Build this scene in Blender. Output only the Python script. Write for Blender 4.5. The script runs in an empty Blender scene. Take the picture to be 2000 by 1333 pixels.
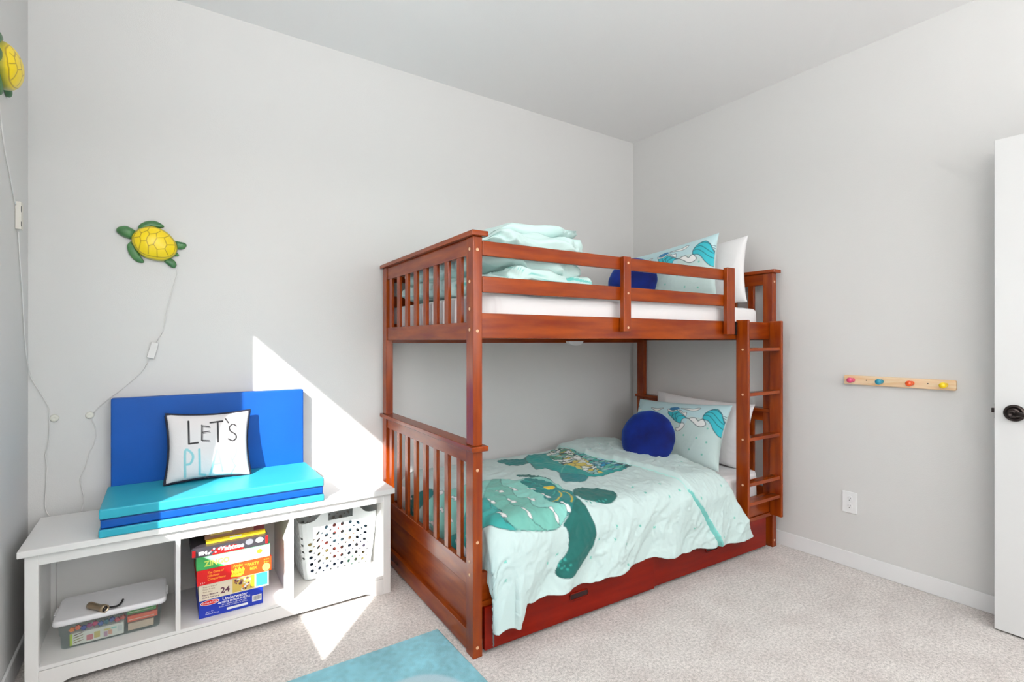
import bpy, bmesh, math, random
import numpy as np
from mathutils import Vector, Matrix

S = bpy.context.scene
COL = S.collection
R = math.radians
random.seed(7)

# ------------------------------------------------------------------ camera, light, exposure
cam_d = bpy.data.cameras.new('camera'); cam_d.sensor_width = 36; cam_d.lens = 18.0; cam_d.clip_start = .05
cam = bpy.data.objects.new('camera', cam_d); COL.objects.link(cam)
cam.location = (-3.014, -2.749, 1.207); cam.rotation_euler = (R(90), 0, R(-34.30))
S.camera = cam
S.view_settings.view_transform = 'Standard'; S.view_settings.look = 'None'
S.view_settings.gamma = 1.0; S.view_settings.use_curve_mapping = False
S.view_settings.exposure = -0.40

world = bpy.data.worlds.new('sky'); S.world = world; world.use_nodes = True
wn = world.node_tree.nodes; wl = world.node_tree.links
sky = wn.new('ShaderNodeTexSky'); sky.sky_type = 'NISHITA'; sky.sun_disc = False
sky.sun_elevation = R(31.6); sky.sun_rotation = R(218)
wl.new(sky.outputs[0], wn['Background'].inputs[0]); wn['Background'].inputs[1].default_value = .12

SUN_DIR = Vector((1, 1.13, -.93)).normalized()
sd = bpy.data.lights.new('sun', 'SUN'); sd.energy = 17.0; sd.angle = R(.6); sd.color = (1, .975, .94)
sun = bpy.data.objects.new('sun', sd); COL.objects.link(sun)
sun.rotation_euler = SUN_DIR.to_track_quat('-Z', 'Y').to_euler(); sun.location = (-6, -6, 5)

WA, WB, WC, WD, H = .02, .02, -3.457, -4.25, 2.75      # wall planes and ceiling height
WIN = (-1.995, -.897, .88, 2.13)                         # window opening in the left wall: y0 y1 z0 z1
WIN2 = (-1.95, -.35, .95, 2.15)                        # fill window added in the unseen wall behind the camera: x0 x1 z0 z1

def area(name, loc, direction, sx, sy, energy, color=(1, 1, 1)):
    d = bpy.data.lights.new(name, 'AREA'); d.shape = 'RECTANGLE'; d.size = sx; d.size_y = sy
    d.energy = energy; d.color = color
    o = bpy.data.objects.new(name, d); COL.objects.link(o); o.location = loc
    o.rotation_euler = Vector(direction).to_track_quat('-Z', 'Z').to_euler()
    return o
# daylight through the left window, fill through an added rear one
area('window_daylight', (WC - .19, (WIN[0] + WIN[1]) / 2, (WIN[2] + WIN[3]) / 2), (1, 0, 0), 1.08, 1.23, 18, (.93, .97, 1))
area('rear_window_fill', ((WIN2[0] + WIN2[1]) / 2, WD - .19, (WIN2[2] + WIN2[3]) / 2), (0, 1, 0), 1.58, 1.18, 52, (.96, .98, 1))
area('hall_fill', (1.0, -3.3, 2.6), (0, 0, -1), .6, .6, 14, (1, .97, .93))  # fill lamp added in the unseen hall beyond the doorway

# ------------------------------------------------------------------ helpers
def srgb(r, g, b):
    f = lambda c: (c / 255) / 12.92 if c / 255 <= .04045 else ((c / 255 + .055) / 1.055) ** 2.4
    return (f(r), f(g), f(b))

MATS = {}
def mat(name, col=(.8, .8, .8), rough=.5, bump=0, bscale=200, var=0, vscale=6, coat=0, metal=0, sheen=0,
        attr=None, stretch=None, spec=.5, vcol=None, trans=0, cior=1.5, detail=4, emit=0, alpha=1):
    if name in MATS: return MATS[name]
    m = bpy.data.materials.new(name); m.use_nodes = True; MATS[name] = m
    nt = m.node_tree; N = nt.nodes; L = nt.links; p = N['Principled BSDF']
    p.inputs['Base Color'].default_value = (*col, 1); p.inputs['Roughness'].default_value = rough
    p.inputs['Metallic'].default_value = metal; p.inputs['Coat Weight'].default_value = coat
    p.inputs['Coat IOR'].default_value = cior
    p.inputs['Coat Roughness'].default_value = .22
    p.inputs['Specular IOR Level'].default_value = spec
    p.inputs['Sheen Weight'].default_value = sheen
    p.inputs['Transmission Weight'].default_value = trans
    p.inputs['Alpha'].default_value = alpha
    if emit:
        p.inputs['Emission Color'].default_value = (*col, 1); p.inputs['Emission Strength'].default_value = emit
    tc = N.new('ShaderNodeTexCoord'); mp = N.new('ShaderNodeMapping'); L.new(tc.outputs['Object'], mp.inputs[0])
    if stretch: mp.inputs['Scale'].default_value = stretch
    src = None
    if attr:
        a = N.new('ShaderNodeAttribute'); a.attribute_name = attr; src = a.outputs['Color']; L.new(src, p.inputs['Base Color'])
    if var:
        n = N.new('ShaderNodeTexNoise'); n.inputs['Scale'].default_value = vscale; n.inputs['Detail'].default_value = detail
        L.new(mp.outputs[0], n.inputs[0])
        r = N.new('ShaderNodeMapRange'); r.inputs[1].default_value = .3; r.inputs[2].default_value = .7
        L.new(n.outputs[0], r.inputs[0])
        mx = N.new('ShaderNodeMix'); mx.data_type = 'RGBA'
        c2 = vcol if vcol else tuple(c * (1 - var) for c in col)
        L.new(r.outputs[0], mx.inputs[0]); mx.inputs[7].default_value = (*c2, 1)
        if src: L.new(src, mx.inputs[6]); mx.inputs[7].default_value = (*c2, 1)
        else: mx.inputs[6].default_value = (*col, 1)
        L.new(mx.outputs[2], p.inputs['Base Color'])
    if bump:
        n = N.new('ShaderNodeTexNoise'); n.inputs['Scale'].default_value = bscale; n.inputs['Detail'].default_value = 3
        L.new(mp.outputs[0] if not stretch else tc.outputs['Object'], n.inputs[0])
        b = N.new('ShaderNodeBump'); b.inputs['Strength'].default_value = bump; b.inputs['Distance'].default_value = .004
        L.new(n.outputs[0], b.inputs['Height']); L.new(b.outputs[0], p.inputs['Normal'])
    return m

def box(bm, x0, x1, y0, y1, z0, z1, mi=0, rot=None):
    vs = [bm.verts.new((x, y, z)) for x in (x0, x1) for y in (y0, y1) for z in (z0, z1)]
    if rot:
        for v in vs: v.co = rot @ v.co
    for f in ((0, 1, 3, 2), (4, 6, 7, 5), (0, 4, 5, 1), (2, 3, 7, 6), (0, 2, 6, 4), (1, 5, 7, 3)):
        bm.faces.new([vs[i] for i in f]).material_index = mi
    return vs

def obj(name, bm, mats=None, parent=None, bevel=0, smooth=False, seg=2):
    if isinstance(bm, bmesh.types.BMesh):
        me = bpy.data.meshes.new(name); bmesh.ops.recalc_face_normals(bm, faces=bm.faces); bm.to_mesh(me); bm.free()
    else: me = bm
    o = bpy.data.objects.new(name, me); COL.objects.link(o)
    if mats:
        for m in (mats if isinstance(mats, (list, tuple)) else [mats]): me.materials.append(m)
    if parent: o.parent = parent
    if bevel:
        b = o.modifiers.new('bevel', 'BEVEL'); b.width = bevel; b.segments = seg; b.limit_method = 'ANGLE'
        smooth = True
    if smooth:
        me.polygons.foreach_set('use_smooth', [True] * len(me.polygons))
        if bevel: o.modifiers.new('wn', 'WEIGHTED_NORMAL')
    return o

def B(name, x0, x1, y0, y1, z0, z1, m, parent=None, bevel=.003, **k):
    bm = bmesh.new(); box(bm, x0, x1, y0, y1, z0, z1); return obj(name, bm, m, parent, bevel, **k)

def thing(name, label, cat, loc=(0, 0, 0), rz=0, group=None):
    o = bpy.data.objects.new(name, None); COL.objects.link(o); o.location = loc; o.rotation_euler = (0, 0, rz)
    o.empty_display_size = .1
    return tag(o, label, cat, group)
def tag(o, label, cat, group=None, kind=None):
    o['label'] = label; o['category'] = cat
    if group: o['group'] = group
    if kind: o['kind'] = kind
    return o
def struct(o, label=None, cat=None):
    o['kind'] = 'structure'
    if label: o['label'] = label; o['category'] = cat
    return o

def tube(bm, pts, r, n=8, cap=True, closed=False, mi=0):
    pts = [Vector(p) for p in pts]; k = len(pts); rings = []
    rad = r if isinstance(r, (list, tuple)) else [r] * k
    for i, p in enumerate(pts):
        if closed: d = pts[(i + 1) % k] - pts[i - 1]
        else: d = pts[min(i + 1, k - 1)] - pts[max(i - 1, 0)]
        d.normalize()
        up = Vector((0, 0, 1)) if abs(d.z) < .9 else Vector((1, 0, 0))
        a = d.cross(up).normalized(); b = a.cross(d).normalized()
        if i and not closed:
            pass
        rings.append([bm.verts.new(p + (a * math.cos(t) + b * math.sin(t)) * rad[i]) for t in [2 * math.pi * j / n for j in range(n)]])
    m = k if closed else k - 1
    for i in range(m):
        A, Bq = rings[i], rings[(i + 1) % k]
        for j in range(n):
            bm.faces.new((A[j], A[(j + 1) % n], Bq[(j + 1) % n], Bq[j])).material_index = mi
    if cap and not closed:
        bm.faces.new(rings[0][::-1]).material_index = mi; bm.faces.new(rings[-1]).material_index = mi

def lathe(bm, prof, n=32, axis='z', org=(0, 0, 0), mi=0, cap=True):
    rings = []; o = Vector(org)
    for (r, h) in prof:
        ring = []
        for j in range(n):
            t = 2 * math.pi * j / n; c, s = r * math.cos(t), r * math.sin(t)
            v = {'z': (c, s, h), 'x': (h, c, s), 'y': (c, h, s)}[axis]
            ring.append(bm.verts.new(o + Vector(v)))
        rings.append(ring)
    for A, Bq in zip(rings, rings[1:]):
        for j in range(n): bm.faces.new((A[j], A[(j + 1) % n], Bq[(j + 1) % n], Bq[j])).material_index = mi
    if cap:
        bm.faces.new(rings[0]).material_index = mi; bm.faces.new(rings[-1]).material_index = mi

def prism(bm, poly, y0, y1, mi=0, axes='xz'):
    def P(p, y): return {'xz': (p[0], y, p[1]), 'xy': (p[0], p[1], y), 'yz': (y, p[0], p[1])}[axes]
    a = [bm.verts.new(P(p, y0)) for p in poly]; b = [bm.verts.new(P(p, y1)) for p in poly]
    n = len(poly)
    bm.faces.new(a).material_index = mi; bm.faces.new(b[::-1]).material_index = mi
    for i in range(n): bm.faces.new((a[i], a[(i + 1) % n], b[(i + 1) % n], b[i])).material_index = mi

def catmull(pts, k=6, closed=False):
    out = []; n = len(pts); P = [Vector(p) for p in pts]
    for i in range(n if closed else n - 1):
        if closed: p0, p1, p2, p3 = P[i - 1], P[i], P[(i + 1) % n], P[(i + 2) % n]
        else: p0, p1, p2, p3 = P[max(i - 1, 0)], P[i], P[i + 1], P[min(i + 2, n - 1)]
        for j in range(k):
            t = j / k
            out.append(.5 * ((2 * p1) + (p2 - p0) * t + (2 * p0 - 5 * p1 + 4 * p2 - p3) * t * t + (3 * p1 - p0 - 3 * p2 + p3) * t ** 3))
    if not closed: out.append(P[-1])
    return out

# numpy value noise, used to wrinkle cloth
def vnoise(x, y, seed=0):
    rng = np.random.RandomState(seed); g = rng.rand(256, 256)
    xi = np.floor(x).astype(int); yi = np.floor(y).astype(int); fx = x - xi; fy = y - yi
    fx = fx * fx * (3 - 2 * fx); fy = fy * fy * (3 - 2 * fy)
    a = g[xi % 256, yi % 256]; b = g[(xi + 1) % 256, yi % 256]; c = g[xi % 256, (yi + 1) % 256]; d = g[(xi + 1) % 256, (yi + 1) % 256]
    return (a * (1 - fx) + b * fx) * (1 - fy) + (c * (1 - fx) + d * fx) * fy
def ridge(x, y, seed=0): return 1 - np.abs(2 * vnoise(x, y, seed) - 1)
def wrinkle(x, y, seed=0, f=6):
    wx = x + .06 * vnoise(x * 5, y * 5, seed + 9); wy = y + .06 * vnoise(x * 5 + 7, y * 5, seed + 8)
    return (.55 * ridge(wx * f, wy * f * .6, seed) ** 2 + .3 * ridge(wx * f * 2.1 + wy * f, wy * f * 1.7, seed + 1) ** 2
            + .15 * ridge(wx * f * 5, wy * f * 4.1, seed + 2) ** 2)

class Paint:
    '''fills and strokes drawn into a per-vertex colour attribute, in cloth coordinates'''
    def __init__(s, x, y, base): s.x = x.ravel(); s.y = y.ravel(); s.c = np.tile(np.array([*base, 1.]), (s.x.size, 1))
    def inside(s, poly):
        r = np.zeros(s.x.size, bool); n = len(poly)
        for i in range(n):
            x0, y0 = poly[i]; x1, y1 = poly[(i + 1) % n]
            if y0 == y1: continue
            k = ((y0 > s.y) != (y1 > s.y)) & (s.x < (x1 - x0) * (s.y - y0) / (y1 - y0) + x0); r ^= k
        return r
    def dist(s, line, closed=False):
        d = np.full(s.x.size, 1e9); n = len(line)
        for i in range(n if closed else n - 1):
            ax, ay = line[i]; bx, by = line[(i + 1) % n]; vx, vy = bx - ax, by - ay; q = vx * vx + vy * vy + 1e-12
            t = np.clip(((s.x - ax) * vx + (s.y - ay) * vy) / q, 0, 1)
            d = np.minimum(d, np.hypot(s.x - ax - t * vx, s.y - ay - t * vy))
        return d
    def fill(s, poly, col, outline=None, w=.003, aa=.002):
        if len(poly) > 4: poly = [tuple(v)[:2] for v in catmull([(p[0], p[1], 0) for p in poly], 4, True)]
        m = s.inside(poly); s.c[m, :3] = col
        if outline: s.stroke(poly, outline, w, True, aa)
    def stroke(s, line, col, w, closed=False, aa=.002, smooth=False):
        if smooth and len(line) > 2: line = [tuple(v)[:2] for v in catmull([(p[0], p[1], 0) for p in line], 5, closed)]
        d = s.dist(line, closed); k = np.clip((w / 2 + aa - d) / (2 * aa), 0, 1)[:, None]
        s.c[:, :3] = s.c[:, :3] * (1 - k) + np.array(col) * k
    def dot(s, p, col, r, aa=.002): s.stroke([p, p], col, 2 * r, False, aa)

def grid_mesh(name, X, Y, Z, closed_u=False, cols=None, extra=None):
    nu, nv = X.shape; co = np.stack([X, Y, Z], -1).reshape(-1, 3)
    idx = np.arange(nu * nv).reshape(nu, nv)
    if closed_u: idx = np.vstack([idx, idx[:1]])
    q = np.stack([idx[:-1, :-1], idx[1:, :-1], idx[1:, 1:], idx[:-1, 1:]], -1).reshape(-1, 4)
    return raw_mesh(name, co, q, cols)
def raw_mesh(name, co, q, cols=None):
    me = bpy.data.meshes.new(name); me.vertices.add(len(co)); me.vertices.foreach_set('co', co.astype(np.float32).ravel())
    n = len(q); me.loops.add(n * 4); me.loops.foreach_set('vertex_index', q.astype(np.int32).ravel())
    me.polygons.add(n); me.polygons.foreach_set('loop_start', np.arange(n, dtype=np.int32) * 4)
    me.polygons.foreach_set('loop_total', np.full(n, 4, np.int32)); me.update(calc_edges=True)
    me.polygons.foreach_set('use_smooth', np.ones(n, bool))
    if cols is not None:
        a = me.color_attributes.new('print', 'FLOAT_COLOR', 'POINT'); a.data.foreach_set('color', cols.astype(np.float32).ravel())
    me.validate(); me.update()
    return me

def text_into(bm, body, size, loc, mi, width=None, bold=0.0, shear=0, align='LEFT', lift=.0004, spacing=1):
    '''lettering laid flat on a face looking towards -y; loc = x, y, z of its lower left corner'''
    cu = bpy.data.curves.new('t', 'FONT'); cu.body = body; cu.size = size; cu.offset = bold; cu.shear = shear
    cu.align_x = align; cu.resolution_u = 2; cu.space_character = spacing; cu.space_line = .85
    o = bpy.data.objects.new('t', cu); COL.objects.link(o); dg = bpy.context.evaluated_depsgraph_get()
    me = bpy.data.meshes.new_from_object(o.evaluated_get(dg)); xs = [v.co.x for v in me.vertices]
    sx = 1 if not width or not xs else width / (max(xs) - min(xs))
    base = len(bm.verts); bm.verts.ensure_lookup_table(); vs = [bm.verts.new((loc[0] + v.co.x * sx, loc[1] - lift, loc[2] + v.co.y)) for v in me.vertices]
    for p in me.polygons:
        try: bm.faces.new([vs[i] for i in p.vertices]).material_index = mi
        except ValueError: pass
    bpy.data.objects.remove(o); bpy.data.curves.remove(cu); bpy.data.meshes.remove(me)

def quad(bm, pts, mi):   # a printed patch given as (x, z) pairs on the plane y
    y, P = pts; bm.faces.new([bm.verts.new((p[0], y, p[1])) for p in P]).material_index = mi

# ------------------------------------------------------------------ materials
WALL = mat('wall_paint', srgb(219, 218, 216), .75, .12, 260)
CEIL = mat('ceiling_paint', srgb(243, 242, 241), .85, .15, 180)
TRIM = mat('trim_paint', srgb(238, 238, 238), .4)
DOORP = mat('door_paint', srgb(222, 222, 221), .35)
WOOD = mat('cherry_wood', srgb(142, 60, 8), .4, .004, 90, var=.42, vscale=3.2, coat=.8, cior=1.5, stretch=(1.2, 9, 9), spec=0, vcol=srgb(110, 34, 3), detail=5)
WOODV = mat('cherry_wood_upright', srgb(142, 60, 8), .4, .004, 90, var=.42, vscale=3.2, coat=.8, cior=1.5, stretch=(9, 9, 1.2), spec=0, vcol=srgb(110, 34, 3), detail=5)
WOODR = mat('cherry_wood_shaded', srgb(124, 20, 2), .4, .004, 90, var=.3, vscale=3, coat=.25, cior=1.4, spec=.1, stretch=(1.2, 9, 9), vcol=srgb(106, 12, 1))  # bed wood again, with the shade under the bunk put into its colour
PLUG = mat('birch_plug', srgb(216, 170, 128), .5)
BENCHP = mat('bench_paint', srgb(240, 238, 235), .42, .03, 120)
TD={'shellA':[(0.417,0.525),(0.512,0.535),(0.593,0.596),(0.652,0.6),(0.701,0.637),(0.694,0.749),(0.68,0.861),(0.687,0.888),(0.652,0.952),(0.617,0.99),(0.551,1.013),(0.502,1.04),(0.459,1.047),(0.382,1.04),(0.27,1.017),(0.228,0.993),(0.186,0.939),(0.007,0.8),(0.0,0.725),(0.039,0.644),(0.011,0.556),(0.039,0.458),(0.098,0.42),(0.151,0.434),(0.196,0.515),(0.238,0.549),(0.316,0.546)],'rearA':[(0.102,0.186),(0.154,0.305),(0.189,0.39),(0.196,0.444),(0.179,0.471),(0.116,0.373),(0.06,0.291),(0.004,0.237),(0.0,0.193)],'flipA':[(0.565,1.01),(0.624,0.966),(0.656,0.956),(0.663,1.003),(0.68,1.054),(0.687,1.098),(0.673,1.145),(0.628,1.196),(0.579,1.234),(0.544,1.251),(0.498,1.244),(0.473,1.217),(0.487,1.186),(0.53,1.152),(0.54,1.112),(0.533,1.054),(0.519,1.04)],'headA':[(0.705,0.864),(0.779,0.837),(0.852,0.854),(0.898,0.898),(0.898,0.949),(0.849,0.986),(0.8,0.996),(0.726,0.973),(0.67,0.946)],'topA':[(0.631,0.495),(0.659,0.525),(0.687,0.58),(0.708,0.657),(0.694,0.749),(0.67,0.807),(0.656,0.759),(0.659,0.668),(0.645,0.58),(0.628,0.525)],'darkA':[(0.565,0.627),(0.607,0.607),(0.652,0.617),(0.68,0.725),(0.67,0.807),(0.694,0.868),(0.652,0.952),(0.61,0.986),(0.572,1.003),(0.551,1.01),(0.586,0.973),(0.54,0.952),(0.53,0.881),(0.554,0.84),(0.54,0.779),(0.561,0.705)],'deepA':[(0.295,0.752),(0.295,0.803),(0.295,0.895),(0.27,0.966),(0.281,1.003),(0.295,1.023),(0.27,1.017),(0.228,0.993),(0.186,0.939),(0.007,0.8),(0.0,0.725),(0.039,0.661),(0.088,0.722),(0.126,0.8)],'midA':[(0.463,0.532),(0.509,0.542),(0.466,0.624),(0.477,0.688),(0.452,0.746),(0.435,0.807),(0.466,0.844),(0.445,0.908),(0.449,0.956),(0.491,0.973),(0.494,1.027),(0.502,1.04),(0.459,1.047),(0.382,1.04),(0.298,1.023),(0.281,1.003),(0.27,0.966),(0.295,0.895),(0.295,0.803),(0.309,0.732)],'yel':[(0.631,0.779)],'arc1':[(0.642,0.837),(0.624,0.881),(0.568,0.925),(0.54,0.935)],'arc2':[(0.659,0.847),(0.663,0.888),(0.638,0.939),(0.614,0.959)],'arc3':[(0.593,0.627),(0.617,0.668),(0.614,0.746)],'arc4':[(0.568,0.752),(0.589,0.766),(0.607,0.79)],'arc5':[(0.635,0.82),(0.61,0.847),(0.589,0.861)],'s1':[(0.509,0.542),(0.466,0.624),(0.477,0.688),(0.452,0.746),(0.435,0.807),(0.466,0.844),(0.445,0.908),(0.449,0.956),(0.491,0.973)],'s2':[(0.379,0.749),(0.379,0.81),(0.361,0.888),(0.379,0.939),(0.375,0.983),(0.382,1.017),(0.424,1.044)],'s3':[(0.295,0.81),(0.277,0.861),(0.295,0.895),(0.27,0.966),(0.281,1.003),(0.298,1.023)],'s4':[(0.491,0.973),(0.487,1.017),(0.502,1.04)],'s5':[(0.523,0.891),(0.54,0.952),(0.575,0.969),(0.551,1.013)],'teeth':[(0.48,0.705),(0.4,0.715),(0.309,0.8),(0.382,0.847),(0.277,0.939),(0.375,0.969),(0.47,0.861),(0.551,0.749),(0.554,0.861),(0.491,1.0),(0.572,0.976),(0.147,0.58),(0.133,0.668),(0.203,0.512),(0.053,0.471),(0.214,0.647)],'flipB1':[(0.705,0.18),(0.779,0.142),(0.845,0.21),(0.894,0.2),(0.824,0.332),(0.743,0.329),(0.719,0.258)],'shellB':[(0.898,0.186),(0.982,0.139),(1.098,0.163),(1.22,0.2),(1.252,0.315),(1.308,0.369),(1.308,0.485),(1.294,0.654),(1.192,0.702),(1.101,0.705),(0.989,0.718),(0.94,0.688),(0.877,0.613),(0.845,0.58),(0.831,0.498),(0.775,0.471),(0.81,0.38),(0.838,0.295)],'bandB':[(1.045,0.19),(1.241,0.027),(1.21,0.214),(1.161,0.342),(1.129,0.488),(1.059,0.681),(0.989,0.691),(1.003,0.569),(0.968,0.461),(0.992,0.322)],'blueB':[(1.21,0.214),(1.252,0.315),(1.301,0.38),(1.301,0.491),(1.277,0.644),(1.189,0.678),(1.077,0.674),(1.129,0.488),(1.161,0.342)],'flipB2':[(0.859,0.569),(0.901,0.62),(0.985,0.641),(0.908,0.725),(0.842,0.756),(0.786,0.756),(0.768,0.715),(0.789,0.661)],'lB1':[(0.838,0.346),(0.908,0.383),(0.961,0.478),(1.031,0.586)],'lB2':[(0.975,0.474),(0.915,0.519),(0.863,0.573)],'lB3':[(0.838,0.295),(0.814,0.383),(0.835,0.485),(0.845,0.58)],'tipB':[(1.192,0.688),(1.266,0.647),(1.301,0.647),(1.231,0.691)],'dots':[(0.961,1.122),(0.814,1.098),(1.073,1.156),(0.705,1.129),(0.796,1.149),(0.856,1.179),(0.48,1.145),(0.428,1.169),(0.224,1.108),(0.666,1.203),(0.224,1.179),(0.873,1.278),(1.347,1.21),(1.389,1.196),(1.056,0.983),(1.178,0.956),(1.259,1.013),(1.175,1.027),(1.042,0.908),(1.522,1.091),(1.557,1.037),(1.505,0.993),(1.508,1.166),(1.641,1.166),(1.529,0.868),(1.452,0.2),(1.329,0.132)],'foldline':[(1.227,0.081),(1.206,0.349),(1.238,0.532),(1.287,0.796),(1.301,1.034),(1.41,1.166),(1.483,1.284),(1.515,1.332)],'headedge':[(1.62,0.959),(1.624,1.044),(1.683,1.145),(1.75,1.254),(1.75,1.339)],'hem':[(0.0,1.054),(0.182,1.369),(0.288,1.403),(0.312,1.288),(0.365,1.308),(0.519,1.308),(0.642,1.305),(0.884,1.301),(1.066,1.298),(1.284,1.332),(1.522,1.325),(1.75,1.339)],'tipdots':[(0.498,1.179),(0.519,1.176),(0.544,1.2),(0.516,1.2),(0.502,1.206),(0.53,1.217),(0.487,1.193)]}
PD={'shell':[(0.22,0.298),(0.226,0.323),(0.251,0.348),(0.288,0.359),(0.314,0.342),(0.328,0.317),(0.338,0.281),(0.339,0.244),(0.333,0.196),(0.298,0.229),(0.279,0.257),(0.256,0.278),(0.225,0.285)],'sh1':[(0.226,0.323),(0.254,0.333),(0.283,0.322),(0.333,0.277)],'sh2':[(0.218,0.308),(0.249,0.312),(0.282,0.291),(0.31,0.264),(0.338,0.244)],'sh3':[(0.251,0.348),(0.286,0.352),(0.324,0.33)],'wh1':[(0.13,0.278),(0.169,0.287),(0.194,0.269),(0.209,0.28),(0.225,0.283),(0.246,0.26),(0.243,0.246),(0.222,0.235),(0.191,0.239),(0.163,0.257)],'fin':[(-0.04,0.308),(-0.023,0.319),(0.022,0.324),(0.054,0.308),(0.105,0.283),(0.126,0.277),(0.094,0.278),(0.08,0.262),(0.076,0.242),(0.035,0.253),(-0.002,0.276),(-0.028,0.291)],'f1':[(-0.006,0.315),(-0.001,0.291),(0.027,0.259)],'f2':[(0.03,0.309),(0.026,0.283),(0.052,0.248)],'f3':[(-0.004,0.279),(0.017,0.3),(0.041,0.307)],'f4':[(0.038,0.264),(0.048,0.286),(0.082,0.291)],'navy':[(-0.04,0.324),(-0.03,0.34),(0.023,0.346),(0.039,0.335),(0.015,0.327),(-0.02,0.323)],'wh2':[(-0.05,0.325),(-0.048,0.329),(-0.009,0.32),(0.015,0.327),(0.027,0.323),(-0.004,0.312),(-0.039,0.313)],'wh3':[(0.039,0.326),(0.058,0.325),(0.075,0.313),(0.1,0.316),(0.101,0.29),(0.081,0.301)],'hook':[(0.08,0.243),(0.101,0.244),(0.107,0.227),(0.09,0.2),(0.066,0.189),(0.053,0.205),(0.073,0.213),(0.078,0.23)],'wv':[(0.046,0.339),(0.071,0.342),(0.107,0.343),(0.138,0.343),(0.167,0.353),(0.185,0.352),(0.168,0.336),(0.137,0.329),(0.099,0.333)],'wv2':[(-0.194,0.329),(-0.14,0.325),(-0.089,0.333),(-0.13,0.308),(-0.158,0.312)],'tl1':[(-0.364,0.336),(-0.329,0.348),(-0.319,0.333),(-0.349,0.326)],'tl2':[(-0.342,0.302),(-0.287,0.317),(-0.276,0.306),(-0.327,0.292)],'tl3':[(-0.351,0.268),(-0.326,0.288),(-0.261,0.3),(-0.253,0.293),(-0.302,0.267),(-0.342,0.253)],'whisk':([(0.327,0.323),(0.347,0.32)],[(0.33,0.314),(0.345,0.303)]),'dots':[(0.264,0.231),(0.21,0.164),(0.274,0.149),(0.175,0.09),(0.26,0.074),(0.065,0.039)]}
QD={'shell':[(-0.075,0.007),(-0.064,0.025),(-0.048,0.042),(-0.009,0.057),(0.026,0.051),(0.058,0.032),(0.081,0.002),(0.091,-0.026),(0.085,-0.057),(0.062,-0.08),(0.035,-0.093),(-0.005,-0.09),(-0.035,-0.079),(-0.058,-0.056),(-0.074,-0.025),(-0.076,-0.008)],'head':[(-0.128,0.027),(-0.123,0.038),(-0.109,0.045),(-0.091,0.047),(-0.074,0.039),(-0.06,0.026),(-0.072,-0.003),(-0.091,-0.004),(-0.111,0.005),(-0.124,0.015)],'ftop':[(-0.053,0.041),(-0.048,0.059),(-0.035,0.072),(-0.019,0.08),(0.005,0.084),(0.026,0.077),(0.04,0.066),(0.038,0.059),(0.014,0.052),(-0.015,0.051),(-0.04,0.041)],'fbot':[(-0.074,-0.018),(-0.085,-0.024),(-0.091,-0.035),(-0.09,-0.052),(-0.084,-0.071),(-0.07,-0.092),(-0.054,-0.104),(-0.038,-0.106),(-0.032,-0.102),(-0.035,-0.091),(-0.044,-0.077),(-0.052,-0.06)],'rtop':[(0.077,0.001),(0.101,0.001),(0.12,-0.003),(0.126,-0.013),(0.118,-0.027),(0.103,-0.033),(0.081,-0.029)],'rbot':[(0.039,-0.087),(0.058,-0.078),(0.073,-0.08),(0.085,-0.093),(0.087,-0.108),(0.079,-0.119),(0.064,-0.114),(0.049,-0.101)],'tail':[(0.081,-0.05),(0.092,-0.051),(0.097,-0.06),(0.092,-0.065),(0.079,-0.065)],'lines':[[(-0.046,0.027),(-0.04,0.018),(-0.019,0.031),(-0.011,0.047)],[(-0.019,0.031),(-0.011,0.015),(0.013,0.021),(0.028,0.036)],[(-0.04,0.018),(-0.045,0.0),(-0.064,-0.003)],[(-0.045,0.0),(-0.042,-0.018),(-0.022,-0.016),(-0.02,-0.002),(-0.011,0.015)],[(0.013,0.021),(0.015,0.001),(0.041,0.006),(0.058,0.017)],[(0.015,0.001),(0.003,-0.028),(-0.015,-0.037),(-0.022,-0.016)],[(-0.042,-0.018),(-0.049,-0.053)],[(-0.015,-0.037),(-0.016,-0.069)],[(0.003,-0.028),(0.015,-0.049),(0.016,-0.08)],[(0.015,-0.049),(0.043,-0.043),(0.051,-0.025),(0.041,0.006)],[(0.051,-0.025),(0.081,-0.02)],[(0.043,-0.043),(0.056,-0.069)]],'rim':[(-0.066,0.005),(-0.052,0.032),(-0.035,0.042),(-0.009,0.049),(0.026,0.044),(0.056,0.024),(0.077,-0.004),(0.082,-0.027),(0.075,-0.058),(0.056,-0.074),(0.033,-0.08),(-0.005,-0.078),(-0.031,-0.071),(-0.052,-0.053),(-0.064,-0.027),(-0.067,-0.007)],'cord':[(-2.96,1.522),(-2.966,1.487),(-2.981,1.429),(-3.0,1.336),(-3.012,1.256),(-3.036,1.204),(-3.056,1.143),(-3.084,1.083),(-3.116,1.044),(-3.169,0.991),(-3.216,0.95),(-3.251,0.908),(-3.258,0.878),(-3.249,0.845),(-3.246,0.808),(-3.254,0.771),(-3.269,0.734),(-3.281,0.678),(-3.297,0.634),(-3.292,0.595),(-3.286,0.562),(-3.287,0.53),(-3.291,0.497)],'cord2':[(-3.394,0.931),(-3.393,0.894),(-3.394,0.807),(-3.405,0.747),(-3.4,0.701),(-3.403,0.633),(-3.406,0.552),(-3.402,0.52),(-3.391,0.499)]}
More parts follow.
